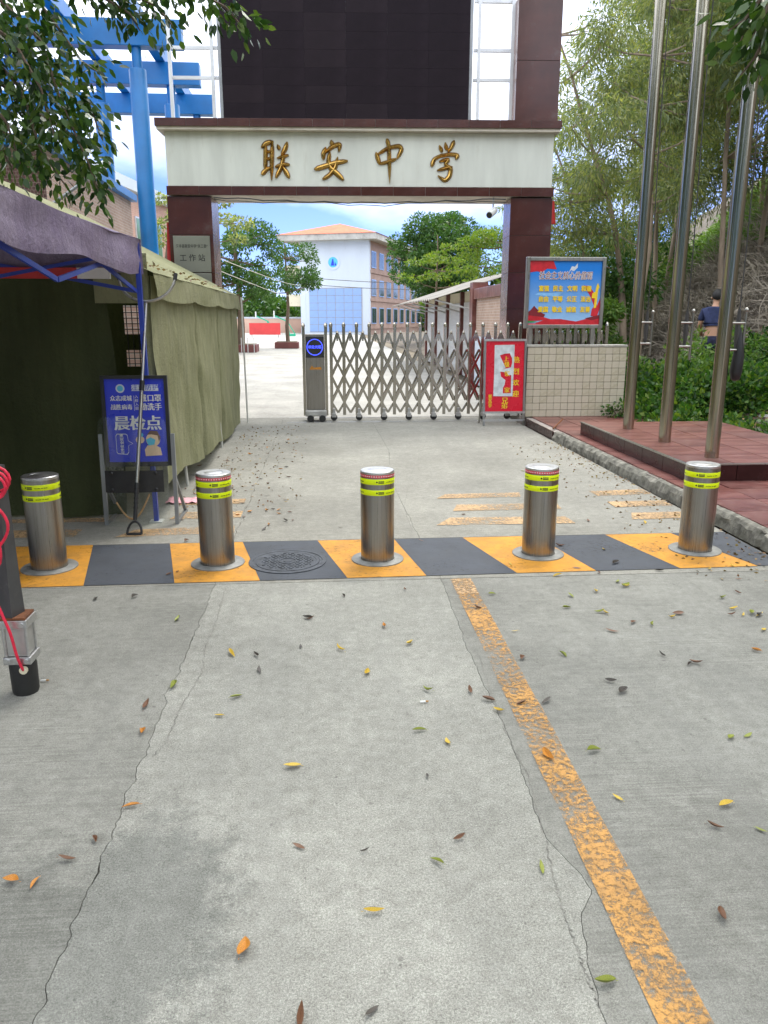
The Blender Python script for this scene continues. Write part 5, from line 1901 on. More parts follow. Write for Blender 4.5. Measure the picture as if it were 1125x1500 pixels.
for z in (3.0, 6.1):
    b_ = MB().box((-GW - 1.9, 0.6, z), (-GW - 0.03, 9, z + 1.25)).build('balcony', 'wall_cream', sc_)
    mb = MB()
    for k in range(5):
        mb.bar((-GW - 1.85, 0.65 + k * 0.45, z + 1.25), (-GW - 1.85, 0.65 + k * 0.45, z + 1.75), 0.05, 0.05, (0, 1, 0))
    mb.bar((-GW - 1.87, 0.62, z + 1.78), (-GW - 0.1, 0.62, z + 1.78), 0.06, 0.06)
    mb.bar((-GW - 1.87, 0.62, z + 1.78), (-GW - 1.87, 8.8, z + 1.78), 0.06, 0.06)
    mb.build('railing', 'frame_grey', b_)
MB().box((-GW - 2.2, -1.1, EH + 0.003), (1.1, LEN + 1, EH + 0.62)).build('eave', 'eave_cement', sc_)
mb = MB()
e = (-GW - 2.3, 1.2, -1.2, LEN + 1.1)
zr = EH + 0.623
rx = (e[0] + e[1]) / 2
mb.add([(e[0], e[2], zr), (e[1], e[2], zr), (e[1], e[3], zr), (e[0], e[3], zr), (rx, e[2] + 5.2, zr + 1.55), (rx, e[3] - 5.2, zr + 1.55)],
       [(0, 1, 4), (1, 2, 5, 4), (2, 3, 5), (3, 0, 4, 5), (3, 2, 1, 0)])
mb.build('roof', 'roof_orange', sc_)
for s_, z in enumerate((1.1, 4.05, 7.0)):
    MB().box((0.002, 0.4, z - 0.55), (0.10, LEN, z - 0.25)).build('floor_band', 'brick_school', sc_)
    for k in range(11):
        y = 1.0 + k * 3.3
        w = MB().box((0.003, y, z), (0.06, y + 1.9, z + 1.75)).build('window', 'wall_blue', sc_)
        for q in range(2):
            MB().box((0.061, y + 0.10 + q * 0.88, z + 0.10), (0.075, y + 0.90 + q * 0.88, z + 1.65)).build('pane', 'glass_dark', w)
bd_ = MB().tube([(-4.0, -0.003, 7.55), (-4.0, -0.05, 7.55)], 0.80, 32).build('badge', 'wall_white', sc_)
MB().tube([(-4.0, -0.051, 7.55), (-4.0, -0.07, 7.55)], 0.54, 32).build('badge_disc', 'print_cyan', bd_)
mb = MB()
mb.prism([(-4.25, -0.072, 7.2), (-3.85, -0.072, 7.2), (-3.95, -0.072, 7.9), (-4.05, -0.072, 7.9)], (0, -0.01, 0))
mb.prism([(-3.82, -0.072, 7.2), (-3.6, -0.072, 7.2), (-3.75, -0.072, 7.6)], (0, -0.01, 0))
mb.build('badge_mark', 'board_blue', bd_)

# ================================================================== SHEDS and yard wall on the right, behind the gate
yw = thing('yard_wall', 'brick yard wall with red coping running back from the gateway pillar', 'wall', (3.85, 16.5, 0))
YO = Vector((3.85, 16.5, 0))
MB(YO).box((3.70, 13.75, 0), (3.90, 19.2, 2.02)).build('wall', 'brick_pale', yw)
MB(YO).box((3.62, 13.75, 2.022), (3.96, 19.2, 2.26)).build('coping', 'red_tile', yw, bevel=0.01)
MB(YO).box((3.60, 19.21, 0), (3.98, 19.6, 2.42)).build('post', 'red_tile', yw)
MB(YO).box((3.675, 13.8, 0), (3.697, 19.15, 1.15)).build('painted_panel', 'wall_white', yw)

shd = thing('shed_row', 'row of pale shuttered sheds under a rusty lean-to sheet roof', 'shed', (4.5, 24, 0))
SO2 = Vector((4.5, 24, 0))
MB(SO2).box((3.95, 19.7, 0), (7.5, 31, 2.3)).build('wall', 'wall_cream', shd)
for k in range(4):
    y = 20.2 + k * 2.6
    d_ = MB(SO2).box((3.90, y, 0), (3.948, y + 1.9, 2.0)).build('shutter_door', 'shutter', shd)
    MB(SO2).box((3.84, y + 2.1, 0), (3.96, y + 2.25, 2.30)).build('post', 'red_tile_b', shd)


def corr(u, v):
    y = 19.9 + 11.2 * u
    x = 2.65 + 2.4 * v
    return (x, y, 2.02 + 0.75 * v + 0.025 * math.sin(u * 11.2 / 0.2 * 2 * math.pi / 2) + 0.04 * math.sin(u * 3))


MB(SO2).grid(corr, 220, 4).build('sheet_roof', 'sheet_roof', shd, smooth=60)
for k in range(5):
    y = 20.1 + k * 2.6
    MB(SO2).tube([(3.9, y, 1.75), (2.8, y, 2.03)], 0.022, 8).build('roof_strut', 'frame_white', shd)

# small things across the yard
pln = thing('tree_planter', 'low dark red planter box round the thinner yard tree', 'planter', (-2.05, 44, 0))
MB().box((-0.7, -0.7, 0), (0.6, 0.7, 0.34)).build('box', 'planter', pln, bevel=0.03)
MB().box((-0.6, -0.6, 0.341), (0.5, 0.6, 0.37)).build('soil', 'earth', pln)
pln2 = thing('tree_planter', 'dark red planter with railing under the broad yard tree', 'planter', (-4.0, 39, 0))
MB().box((-0.9, -0.8, 0), (0.7, 0.8, 0.36)).build('box', 'planter', pln2, bevel=0.03)
MB().box((-0.8, -0.7, 0.361), (0.6, 0.7, 0.39)).build('soil', 'earth', pln2)
for k in range(6):
    MB().bar((-0.9 + k * 0.3, -0.85, 0), (-0.9 + k * 0.3, -0.85, 0.7), 0.035, 0.035, (0, 1, 0)).build('railing_bar', 'frame_white', pln2)
rb = thing('red_banner_board', 'long red banner board standing at the far side of the yard', 'banner', (-5.0, 70, 0))
MB().box((-1.6, 0, 0.25), (1.1, 0.06, 1.25)).build('panel', 'banner_red', rb)
for x in (-1.4, 0.9):
    MB().bar((x, 0.1, 0), (x, 0.1, 1.2), 0.06, 0.06, (0, 1, 0)).build('leg', 'frame_grey', rb)
for i, (x, y) in enumerate(((-3.6, 76.0), (-6.0, 84.0))):
    hp = thing('basketball_stand', ('green basketball stand with slanting arm, the one close to the school block' if i == 0 else 'green basketball stand half hidden by the thinner yard tree'), 'basketball stand', (x, y, 0))
    hp.scale = (0.62, 0.62, 0.62)
    MB().box((-0.2, -0.7, 0), (1.3, 0.7, 0.35)).build('base', 'hoop_green', hp)
    MB().bar((0.3, 0, 0.34), (0.0, 0, 2.3), 0.25, 0.25, (0, 1, 0)).build('column', 'hoop_green', hp)
    MB().bar((1.2, 0, 0.34), (0.1, 0, 2.2), 0.14, 0.14, (0, 1, 0)).build('brace', 'hoop_green', hp)
    MB().bar((0.2, 0, 2.15), (-1.8, 0, 3.05), 0.18, 0.22, (0, 1, 0)).build('arm', 'hoop_green', hp)
    MB().box((-1.95, -0.9, 2.75), (-1.88, 0.9, 3.8)).build('backboard', 'print_white', hp)
pw_ = thing('yard_boundary_wall', 'long low peach wall closing the far side of the yard', 'wall', (-20, 96, 0))
MB().box((-60, 0, 0), (23.5, 0.3, 1.65)).build('wall', 'wall_peach', pw_)
MB().box((-60, -0.05, 1.652), (23.5, 0.35, 1.85)).build('coping', 'wall_white', pw_)
# overhead wires crossing to the school block
for i, (x0, y0, z0, x1, y1, z1, sag, mt) in enumerate(((-1.78, 13.8, 2.55, -0.4, 85.9, 6.6, 0.9, 'cable_pale'), (-1.78, 13.8, 2.35, -1.2, 86.2, 5.2, 0.8, 'cable_pale'), (-8.0, 60, 5.2, 13.5, 70, 4.6, 0.35, 'cable'), (-8.0, 60, 4.7, 13.5, 70, 4.1, 0.35, 'cable'))):
    mb = MB()
    mb.tube([(x0 + (x1 - x0) * t, y0 + (y1 - y0) * t, z0 + (z1 - z0) * t - sag * math.sin(math.pi * t)) for t in [k / 16 for k in range(17)]], 0.008 if i < 2 else 0.025, 5)
    tag(mb.build('overhead_wire', mt), ('upper pale', 'lower pale', 'upper dark', 'lower dark')[i] + (' overhead wire running from the gateway toward the school block' if i < 2 else ' overhead wire stretched across the school yard'), 'wire', 'overhead wires')

# far hills and woods on the horizon
mb = MB()
n = 60
vs = [(-500 + 900 * i / n, 900, -1) for i in range(n + 1)] + [(-500 + 900 * i / n, 900, 14 + 12 * mnoise.noise(Vector((i * 0.23, 1, 0))) + 8 * mnoise.noise(Vector((i * 0.7, 4, 0)))) for i in range(n + 1)]
vs += [(-500 + 900 * i / n, 1100, -1) for i in range(n + 1)]
mb.add(vs, [(i, i + 1, n + 2 + i, n + 1 + i) for i in range(n)] + [(n + 1 + i, n + 2 + i, 2 * n + 3 + i, 2 * n + 2 + i) for i in range(n)])
mb.build('hills', 'far_hill', kind='structure')
cl = []
for i in range(130):
    x = -75 + 110 * RNG.random()
    h = 2.2 + 2.4 * RNG.random()
    cl.append((x, 108 + 22 * RNG.random(), h * 0.6, 2.6, 2.2, h * 0.62, 260))
cs, ax = clump_leaves(cl, 0.1, 0.6)
me = leaf_mesh('far_wood', cs, ax, 0.75, 0.5)
me.materials.append(MATS['leaf_yard'])
tag(link('far_wood', me, None, 'stuff'), 'low green belt of woods beyond the yard', 'woods')

# ================================================================== TREES
def crown_clumps(c, r, n, cr, leaves, seed, flat_=1.0, lean_=(0, 0)):
    rr = random.Random(seed)
    out_ = []
    k = 0
    while len(out_) < n and k < 4000:
        k += 1
        u = [rr.uniform(-1, 1) for _ in range(3)]
        d = math.sqrt(sum(a * a for a in u))
        if d > 1 or d < 0.35:
            continue
        s = cr * rr.uniform(0.65, 1.3)
        out_.append((c[0] + u[0] * r[0] + lean_[0] * u[2], c[1] + u[1] * r[1] + lean_[1] * u[2], c[2] + u[2] * r[2], s, s, s * 0.75 * flat_, int(leaves * (s / cr) ** 2)))
    return out_


def trunk_line(base, top, bend, n=7, seed=0):
    rr = random.Random(seed)
    b0, t0 = Vector(base), Vector(top)
    return [b0.lerp(t0, i / (n - 1)) + Vector((bend[0], bend[1], 0)) * math.sin(math.pi * i / (n - 1)) + Vector((rr.uniform(-.06, .06), rr.uniform(-.06, .06), 0)) * (1 if 0 < i else 0) for i in range(n)]


# yard trees seen through the gateway
tree('yard_tree', 'broad leafy shade tree growing in the railed planter', (-4.1, 39, 0.35), trunk_line((-4.1, 39, 0.35), (-4.3, 39, 6.2), (0.1, 0), 7, 1),
     crown_clumps((-4.6, 39, 4.4), (2.3, 2.3, 2.3), 28, 0.66, 330, 3), 'leaf_yard', 'bark', 0.16, 0.085, 0.20, 0.2, 'trees in the school yard')
tree('yard_tree', 'thin young shade tree in the low planter near the basketball stand', (-2.05, 44, 0.33), trunk_line((-2.05, 44, 0.33), (-2.1, 44, 5.6), (0.05, 0), 7, 2),
     crown_clumps((-2.0, 44, 4.0), (1.5, 1.5, 1.9), 18, 0.5, 250, 5), 'leaf_yard', 'bark', 0.15, 0.08, 0.12, 0.2, 'trees in the school yard')
tree('yard_tree', 'pale airy tree spreading beside the left gateway pillar', (-5.6, 27, 0), trunk_line((-5.6, 27, 0), (-4.6, 27, 5.6), (-0.2, 0), 8, 4),
     crown_clumps((-4.0, 27, 4.9), (1.75, 1.6, 1.3), 20, 0.42, 210, 8, 0.5), 'leaf_euc', 'bark', 0.12, 0.06, 0.12, 0.1, 'trees in the school yard')
tree('yard_tree', 'large dark banyan with upright crown beside the school block', (7.2, 47, 0), trunk_line((7.2, 47, 0), (7.0, 47, 6.8), (0.2, 0), 7, 6),
     crown_clumps((7.0, 47, 5.0), (3.2, 2.8, 2.6), 50, 0.85, 620, 9), 'leaf_yard', 'bark', 0.18, 0.09, 0.35, 0.25, 'trees in the school yard')
tree('yard_tree', 'yellow green sapling with layered branches in front of the banyan', (4.6, 33, 0), trunk_line((4.6, 33, 0), (4.7, 33, 4.9), (0.05, 0), 8, 7),
     crown_clumps((4.7, 33, 3.4), (1.5, 1.4, 1.6), 20, 0.38, 75, 10, 0.3), 'leaf_lime', 'bark', 0.13, 0.07, 0.07, 0.1, 'trees in the school yard')
tree('yard_tree', 'bright green bushy tree rising above the shed roof', (9.2, 38, 1.0), trunk_line((9.2, 38, 1.0), (9.2, 38, 5.0), (0.1, 0), 6, 8),
     crown_clumps((8.8, 38, 4.2), (2.2, 2.0, 1.5), 22, 0.55, 260, 11), 'leaf_lime', 'bark', 0.15, 0.08, 0.18, 0.2, 'trees in the school yard')

# eucalyptus on the hillside: trunks traced from the photograph, placed on the slope
def euc(label, bx, by, top, bend, r0, ncl, crad, cr, leaves, seed, mat='leaf_euc', zc=0.62):
    bz = hill_h(bx, by) - 0.1
    tx, ty, tz = top
    tr = trunk_line((bx, by, bz), top, bend, 10, seed)
    c = (bx + (tx - bx) * 0.75, by + (ty - by) * 0.75, bz + (tz - bz) * (zc + 0.1))
    cl = crown_clumps(c, (crad, crad, (tz - bz) * 0.40), ncl, cr, leaves, seed)
    tree('eucalyptus_tree', label, (bx, by, bz), tr, cl, mat, 'bark_pale', 0.15, 0.030, r0, 0.9, 'eucalyptus trees on the hillside', shell=0.1)


euc('slim eucalyptus with straight pale trunk behind the slogan board', 6.9, 17.0, (6.7, 17.0, 8.6), (0.15, 0), 0.085, 30, 1.5, 0.55, 330, 21)
euc('eucalyptus with dark forked trunk leaning toward the gateway', 7.1, 17.8, (5.0, 18.0, 7.4), (0.35, 0), 0.09, 26, 1.25, 0.5, 300, 22)
euc('leaning eucalyptus with thin crown close to the gateway pillar', 6.9, 19.0, (5.2, 19.4, 6.2), (0.25, 0), 0.06, 20, 1.1, 0.45, 280, 23)
k = 0
for (bx, by, hh, sd, mt, lab) in ((9.0, 17.5, 10.0, 31, 'leaf_euc', 'tall eucalyptus with grey green drooping leaves behind the flagpoles'),
                                  (10.6, 19.0, 11.0, 32, 'leaf_euc_yellow', 'yellowing eucalyptus standing behind the flagpoles'),
                                  (12.6, 18.5, 10.5, 33, 'leaf_euc', 'tall eucalyptus high on the brown slope'),
                                  (9.8, 22.5, 10.5, 34, 'leaf_euc', 'eucalyptus partly hidden by the yellowing one'),
                                  (13.0, 23.5, 11.0, 35, 'leaf_euc_yellow', 'yellow green eucalyptus on the upper slope'),
                                  (15.5, 20.5, 11.0, 36, 'leaf_euc', 'dark eucalyptus on the upper slope'),
                                  (11.4, 14.6, 10.0, 37, 'leaf_euc', 'broad low eucalyptus just above the bare orange earth'),
                                  (14.0, 13.5, 10.5, 38, 'leaf_euc', 'broad eucalyptus above the bare orange earth'),
                                  (17.5, 25.5, 11.0, 39, 'leaf_euc', 'eucalyptus on the hill crest'), (9.6, 11.2, 9.5, 40, 'leaf_euc', 'eucalyptus at the foot of the slope beside the paved corner'),
                                  (12.0, 9.0, 10.5, 41, 'leaf_euc', 'eucalyptus on the slope beside the paved corner'), (10.4, 27.5, 8.0, 42, 'leaf_euc', 'eucalyptus rising above the sheds'),
                                  (8.6, 20.0, 8.5, 43, 'leaf_euc', 'low bushy eucalyptus behind the slogan board'), (11.8, 26.5, 9.5, 44, 'leaf_euc_yellow', 'yellow tinted eucalyptus at the back of the slope'),
                                  (13.4, 16.4, 10.0, 46, 'leaf_euc', 'grey green eucalyptus beside the yellow leaved one'), (16.5, 17.5, 10.0, 47, 'leaf_euc', 'leafy eucalyptus high on the slope'), (19.0, 22.0, 10.0, 48, 'leaf_euc_yellow', 'yellow green eucalyptus on the hill crest'),
                                  (15.0, 28.0, 10.0, 49, 'leaf_euc', 'eucalyptus on the back of the hill'), (18.5, 15.5, 9.5, 50, 'leaf_euc', 'leafy eucalyptus high on the slope'), (11.0, 16.6, 9.0, 45, 'leaf_euc_yellow', 'yellow leaved eucalyptus between two grey green ones')):
    euc(lab, bx, by, (bx - 0.3 + 0.6 * random.random(), by, hill_h(bx, by) + hh), (rc(-.4, .4), 0), 0.065, 50, 2.3, 0.72, 460, sd, mt, 0.56)

# big leafy street trees whose crowns meet over the lane
def street_tree(label, base, trunk, clumps, twigs, sd):
    t = thing('street_tree', label, 'tree', base, 'broad leafy trees over the lane')
    mb = MB(base)
    mb.tube(trunk, [0.26, 0.22, 0.19, 0.14, 0.09][:len(trunk)], 12)
    for c in clumps[::4]:
        c0 = Vector(c[:3])
        p = min([Vector(q) for q in trunk[2:]], key=lambda q: (q - c0).length)
        mb.tube([p, p.lerp(c0, 0.5) + Vector((0, 0, 0.25)), c0], [0.06, 0.04, 0.012], 6, False)
    cs, ax = clump_leaves(clumps, 0.35, 0.05)
    tc, ta = [], []
    for tw in twigs:
        pts = [PY(*q) for q in tw]
        sm_ = []
        for a, b_ in zip(pts, pts[1:]):
            for j in range(6):
                sm_.append(a.lerp(b_, j / 6))
        sm_.append(pts[-1])
        mb.tube(sm_, [0.016 - 0.012 * j / len(sm_) for j in range(len(sm_))], 5, False)
        for a, b_ in zip(sm_, sm_[1:]):
            m_ = int(27 * (b_ - a).length / 0.12)
            tt = RNG.random((m_, 1))
            base_p = np.array(a) * (1 - tt) + np.array(b_) * tt
            u = rand_unit(m_)
            off = u * (RNG.random((m_, 1)) ** 0.7) * 0.17
            tc.append(base_p + off)
            ta.append(u * 0.7 + rand_unit(m_) * 0.5 + np.array(b_ - a) / (b_ - a).length * 0.5 + np.array([0, 0, -0.45]))
    mb.build('trunk', 'bark', t, 60)
    cs = np.concatenate([cs] + tc)
    ax = np.concatenate([ax] + ta)
    me = leaf_mesh('crown', cs - np.array(base), ax, 0.082, 0.040, True)
    me.materials.append(MATS['leaf_ficus'])
    link('crown', me, t)


def over(x0, x1, y0, y1, z0, z1, n, r, leaves, seed):
    rr = random.Random(seed)
    return [(rr.uniform(x0, x1), rr.uniform(y0, y1), rr.uniform(z0, z1), r * rr.uniform(.8, 1.25), r * rr.uniform(.8, 1.25), r * 0.55, leaves) for _ in range(n)]


tw_left = [[(-40, -40, 6.4), (60, 60, 6.4), (90, 150, 6.3), (130, 240, 6.2), (150, 300, 6.2)], [(-30, 60, 6.6), (30, 130, 6.6), (60, 220, 6.5), (105, 285, 6.5)],
           [(-40, 120, 6.2), (10, 180, 6.2), (30, 240, 6.2)], [(-20, 30, 6.8), (70, 110, 6.8), (130, 150, 6.8), (150, 205, 6.7)],
           [(60, -60, 6.6), (170, -20, 6.6), (230, 10, 6.6), (255, 40, 6.5)], [(150, -60, 6.3), (260, -25, 6.3), (330, 10, 6.2), (368, 55, 6.2)], [(-30, 170, 6.9), (40, 215, 6.9), (60, 265, 6.9)],
           [(-40, 20, 6.1), (20, 60, 6.1), (60, 130, 6.1), (80, 200, 6.1)], [(-10, 200, 6.5), (20, 250, 6.5)], [(20, -40, 6.9), (70, 20, 6.9), (120, 90, 6.9), (150, 110, 6.9)],
           [(90, -50, 6.5), (140, -10, 6.5), (190, 20, 6.5), (205, 45, 6.5)], [(-40, 90, 6.7), (60, 170, 6.7), (110, 200, 6.7), (140, 260, 6.7)]]
tw_right = [[(1180, -60, 4.6), (1120, -10, 4.6), (1090, 30, 4.6), (1066, 45, 4.6)], [(1190, 0, 4.5), (1130, 40, 4.5), (1105, 85, 4.5), (1085, 110, 4.5)], [(1200, 30, 4.7), (1150, 70, 4.7), (1125, 115, 4.7)],
            [(1190, -40, 4.3), (1130, 0, 4.3), (1100, 60, 4.3)], [(1200, 10, 4.8), (1140, 20, 4.8), (1100, 20, 4.8), (1085, 60, 4.8)]]
street_tree('dark leafy tree overhanging the purple canopy', (-6.4, 5.2, 0), [(-6.4, 5.2, 0), (-6.3, 5.2, 1.5), (-6.0, 5.1, 3.2), (-5.0, 5.0, 4.8), (-3.4, 4.8, 5.8)],
            over(-7.5, 0.5, -3, 7.2, 4.9, 7.0, 60, 0.95, 420, 51) + over(-7, -2.6, 7.0, 9.0, 5.6, 7.2, 16, 0.9, 500, 52), tw_left, 1)
street_tree('dark leafy tree overhanging the red paving', (6.3, 2.6, 0.13), [(6.3, 2.6, 0.13), (6.2, 2.6, 1.6), (5.8, 2.6, 3.3), (4.8, 2.8, 4.8), (3.2, 3.0, 5.8)],
            over(-0.5, 7.5, -3.5, 6.8, 4.9, 7.0, 60, 0.95, 420, 53) + over(-1, 7, -9, -2, 4.6, 7.2, 40, 1.0, 420, 54), tw_right, 2)

# unseen tree belts behind and left, added to darken reflections in the steel
cl = []
for i in range(90):
    cl.append((-22 + 46 * RNG.random(), -13 - 4 * RNG.random(), 0.8 + 7 * RNG.random(), 1.5, 1.2, 1.3, 150))
for i in range(80):
    cl.append((-13.5 - 3 * RNG.random(), -10 + 21 * RNG.random(), 0.8 + 8 * RNG.random(), 1.2, 1.5, 1.3, 150))
cs, ax = clump_leaves(cl, 0.2, 0.3)
me = leaf_mesh('reflection_greenery', cs, ax, 0.55, 0.35)
me.materials.append(MATS['leaf_yard'])
tag(link('reflection_greenery', me, None, 'stuff'), 'added belts of trees out of view, there for reflections in the steel', 'trees')

# ================================================================== GROUND COVER, BRUSH, HILL UNDERGROWTH
def on_hill(n, x0, x1, y0, y1):
    x = x0 + (x1 - x0) * RNG.random(n)
    y = y0 + (y1 - y0) * RNG.random(n)
    z = np.array([hill_h(a, b_) for a, b_ in zip(x, y)])
    return np.stack([x, y, z], axis=1)


# leafy ground cover: mounded stems with broad leaves
p = on_hill(1500, 4.55, 10.5, 8.7, 13.6)
keep = []
for q in p:
    edge = q[0] - 4.55
    h = 0.72 * min(1, 0.25 + edge * 0.9) * (0.55 + 0.6 * (0.5 + 0.5 * mnoise.noise(Vector((q[0] * 0.9, q[1] * 0.9, 0)))))
    if q[1] < 10.7 - 0.9 * max(0, 5.6 - q[0]) + 0.5 * mnoise.noise(Vector((q[0] * 1.3, 0, 0))):
        h *= 0.18
        if random.random() < 0.84:
            continue
    keep.append((q[0], q[1], q[2] + h * 0.45, 0.22, 0.22, h * 0.62 + 0.03, int(34 + 40 * h)))
cs, ax = clump_leaves(keep, -0.1, 0.3)
me = leaf_mesh('ground_cover', cs, ax, 0.085, 0.055)
me.materials.append(MATS['leaf_cover'])
tag(link('ground_cover', me, None, 'stuff'), 'dense green leafy ground cover behind the flagpoles', 'plants')

# taller weeds poking out of the cover
cl = []
for k in range(46):
    x, y = rc(4.9, 9.5), rc(10.6, 13.6)
    z = hill_h(x, y)
    h = rc(0.7, 1.15)
    for j in range(5):
        cl.append((x + 0.05 * j * rc(-1, 1), y, z + h * (0.35 + 0.16 * j), 0.10, 0.10, 0.10, 16))
cs, ax = clump_leaves(cl, -0.2, 0.2)
me = leaf_mesh('tall_weeds', cs, ax, 0.10, 0.035)
me.materials.append(MATS['leaf_fern'])
tag(link('tall_weeds', me, None, 'stuff'), 'pale green weeds sticking up out of the ground cover', 'weeds')

# shrubs filling in behind the tiled wall
for (x, y, h, mt, lab) in ((5.4, 16.4, 2.0, 'leaf_fern', 'light green shrub just behind the slogan board'), (6.6, 18.6, 2.9, 'leaf_yard', 'tall dark green shrub behind the slogan board'), (8.0, 22.5, 3.6, 'leaf_fern', 'big light green shrub at the foot of the eucalyptus'),
                           (6.3, 23.0, 3.4, 'leaf_yard', 'dark shrub growing between the sheds and the slope'), (9.6, 25.0, 4.2, 'leaf_cover', 'bright green shrub behind the sheds'),
                           (7.6, 27.5, 4.4, 'leaf_yard', 'tall dark shrub above the shed roof')):
    z = max(0, hill_h(x, y)) - 0.05
    sh_ = thing('shrub', lab, 'shrub', (x, y, z), 'shrubs behind the tiled wall')
    mb = MB()
    for k in range(6):
        a = k * 1.05
        mb.tube([(0, 0, 0), (0.15 * math.cos(a), 0.15 * math.sin(a), h * 0.4), (0.4 * math.cos(a), 0.4 * math.sin(a), h * 0.8)], [0.03, 0.02, 0.006], 5)
    mb.build('stem', 'bark', sh_)
    cs, ax = clump_leaves([(c[0], c[1], c[2], c[3], c[4], c[5], c[6]) for c in crown_clumps((0, 0, h * 0.55), (h * 0.42, h * 0.42, h * 0.45), 26, 0.17 * h, 240, int(h * 100))], 0.2, 0.2)
    me = leaf_mesh('foliage', cs, ax, 0.13, 0.05)
    me.materials.append(MATS[mt])
    link('foliage', me, sh_)

# small plant at the foot of the tiled wall
sp_ = thing('wall_foot_plant', 'small dark green plant at the foot of the tiled wall', 'plant', (4.36, 11.25, 0.116))
mb = MB()
for k in range(9):
    a = k * 0.7
    mb.tube([(0, 0, 0), (0.08 * math.cos(a), 0.06 * math.sin(a), 0.10), (0.20 * math.cos(a), 0.12 * math.sin(a), 0.16)], [0.005, 0.004, 0.002], 4)
mb.build('stem', 'bark', sp_)
cs, ax = clump_leaves([(0, 0, 0.12, 0.26, 0.12, 0.13, 150)], 0.1, 0.2)
me = leaf_mesh('foliage', cs, ax, 0.07, 0.04)
me.materials.append(MATS['leaf_cover'])
link('foliage', me, sp_)

# dry grey brush tangled over the cut slope
n = 36000
p = on_hill(n, 6.5, 16, 11.5, 26)
d = rand_unit(n) * np.array([1, 1, 0.7]) + np.array([0, 0, 0.35])
d /= np.linalg.norm(d, axis=1, keepdims=True)
s = np.cross(d, rand_unit(n))
s /= np.linalg.norm(s, axis=1, keepdims=True)
L = (0.25 + 0.65 * RNG.random((n, 1)))
bend_ = rand_unit(n) * 0.12
w_ = 0.007 + 0.009 * RNG.random((n, 1))
p = p + np.array([0, 0, -0.02])
m1 = p + d * L * 0.5 + bend_
e1 = p + d * L + bend_ * 0.5 - np.array([0, 0, 0.12])
V = np.stack([p - s * w_, p + s * w_, m1 + s * w_ * 0.8, m1 - s * w_ * 0.8, e1 + s * w_ * 0.3, e1 - s * w_ * 0.3], axis=1).reshape(-1, 3)
i0 = np.arange(n)[:, None] * 6
F = np.concatenate([i0 + np.array([[0, 1, 2, 3]]), i0 + np.array([[3, 2, 4, 5]])])
me = raw_mesh('dry_brush', V, F)
me.materials.append(MATS['twig_grey'])
tag(link('dry_brush', me, None, 'stuff'), 'tangle of dry grey brush covering the cut slope', 'brush')

# ferny green undergrowth in patches higher on the slope
cl = []
for q in on_hill(2600, 7.2, 25, 11.5, 36):
    m_ = mnoise.noise(Vector((q[0] * 0.33, q[1] * 0.33, 7)))
    if m_ + 0.13 * (q[2] - 4.8) > 0.02:
        s_ = rc(0.3, 0.65)
        cl.append((q[0], q[1], q[2] + s_ * 0.4, s_, s_, s_ * 0.45, 90))
cs, ax = clump_leaves(cl, 0.0, 0.2)
me = leaf_mesh('undergrowth', cs, ax, 0.17, 0.04)
me.materials.append(MATS['leaf_fern'])
tag(link('undergrowth', me, None, 'stuff'), 'ferny green undergrowth on the hillside below the eucalyptus', 'undergrowth')

# dead leaves and twigs on the bare ground beside the plinth
n = 2600
p = on_hill(n, 4.5, 9.0, 7.6, 11.0) + np.array([0, 0, 0.012])
me = leaf_mesh('dead_leaves', p, rand_unit(n) * np.array([1, 1, 0.25]), 0.075, 0.03)
me.materials.append(MATS['litter'])
tag(link('dead_leaves', me, None, 'stuff'), 'dead leaves and bits scattered on the bare ground beside the plinth', 'leaf litter')

# rubble and stones by the paving
rub = []
for k in range(26):
    x, y = rc(5.1, 7.6), rc(8.2, 10.4)
    rub.append((x, y))
st_me = []
for k in range(4):
    mb = MB()
    mb.lathe([(0.02, 0.0), (0.10, 0.0), (0.12, 0.03), (0.09, 0.06), (0.02, 0.07)], n=7)
    mb.v = [(a * rc(0.7, 1.3), b_ * rc(0.5, 1.0), c * rc(0.7, 1.2)) for a, b_, c in mb.v]
    m_ = mb.mesh('stone')
    m_.materials.append(MATS['stone'])
    st_me.append(m_)
for i, (x, y) in enumerate(rub):
    o = link('stone', random.choice(st_me))
    o.location = (x, y, hill_h(x, y) - 0.005)
    o.rotation_euler = (0, 0, rc(0, 6))
    s_ = rc(0.5, 1.4)
    o.scale = (s_, s_, s_)
    tag(o, 'grey broken stone lying in the weeds behind the flagpole plinth', 'stone', 'stones in the weeds')
rt_ = MB()
rt_.tube([(9.2, 14.1, hill_h(9.2, 14.1) + 0.05), (9.7, 14.3, hill_h(9.7, 14.3) + 0.22), (10.3, 14.4, hill_h(10.3, 14.4) + 0.1)], [0.05, 0.06, 0.04], 7)
tag(rt_.build('fallen_branch', 'soil_orange'), 'thick brown fallen branch on the bare slope', 'branch')

# ================================================================== PERSON on the slope, seen from behind
def skin_body(name, joints, edges, mat, parent, sub=2):
    me = bpy.data.meshes.new(name)
    me.from_pydata([j[0] for j in joints], edges, [])
    o = bpy.data.objects.new(name, me)
    COL.objects.link(o)
    md = o.modifiers.new('skin', 'SKIN')
    md.use_smooth_shade = True
    for i, j in enumerate(joints):
        sv = me.skin_vertices[0].data[i]
        sv.radius = j[1] if isinstance(j[1], tuple) else (j[1], j[1])
        sv.use_root = (i == 0)
    sd_ = o.modifiers.new('sub', 'SUBSURF')
    sd_.levels = sub
    sd_.render_levels = sub
    dg = bpy.context.evaluated_depsgraph_get()
    fin = bpy.data.meshes.new_from_object(o.evaluated_get(dg))
    bpy.data.objects.remove(o)
    for pl_ in fin.polygons:
        pl_.use_smooth = True
    fin.materials.clear()
    fin.materials.append(MATS[mat])
    return link(name, fin, parent)


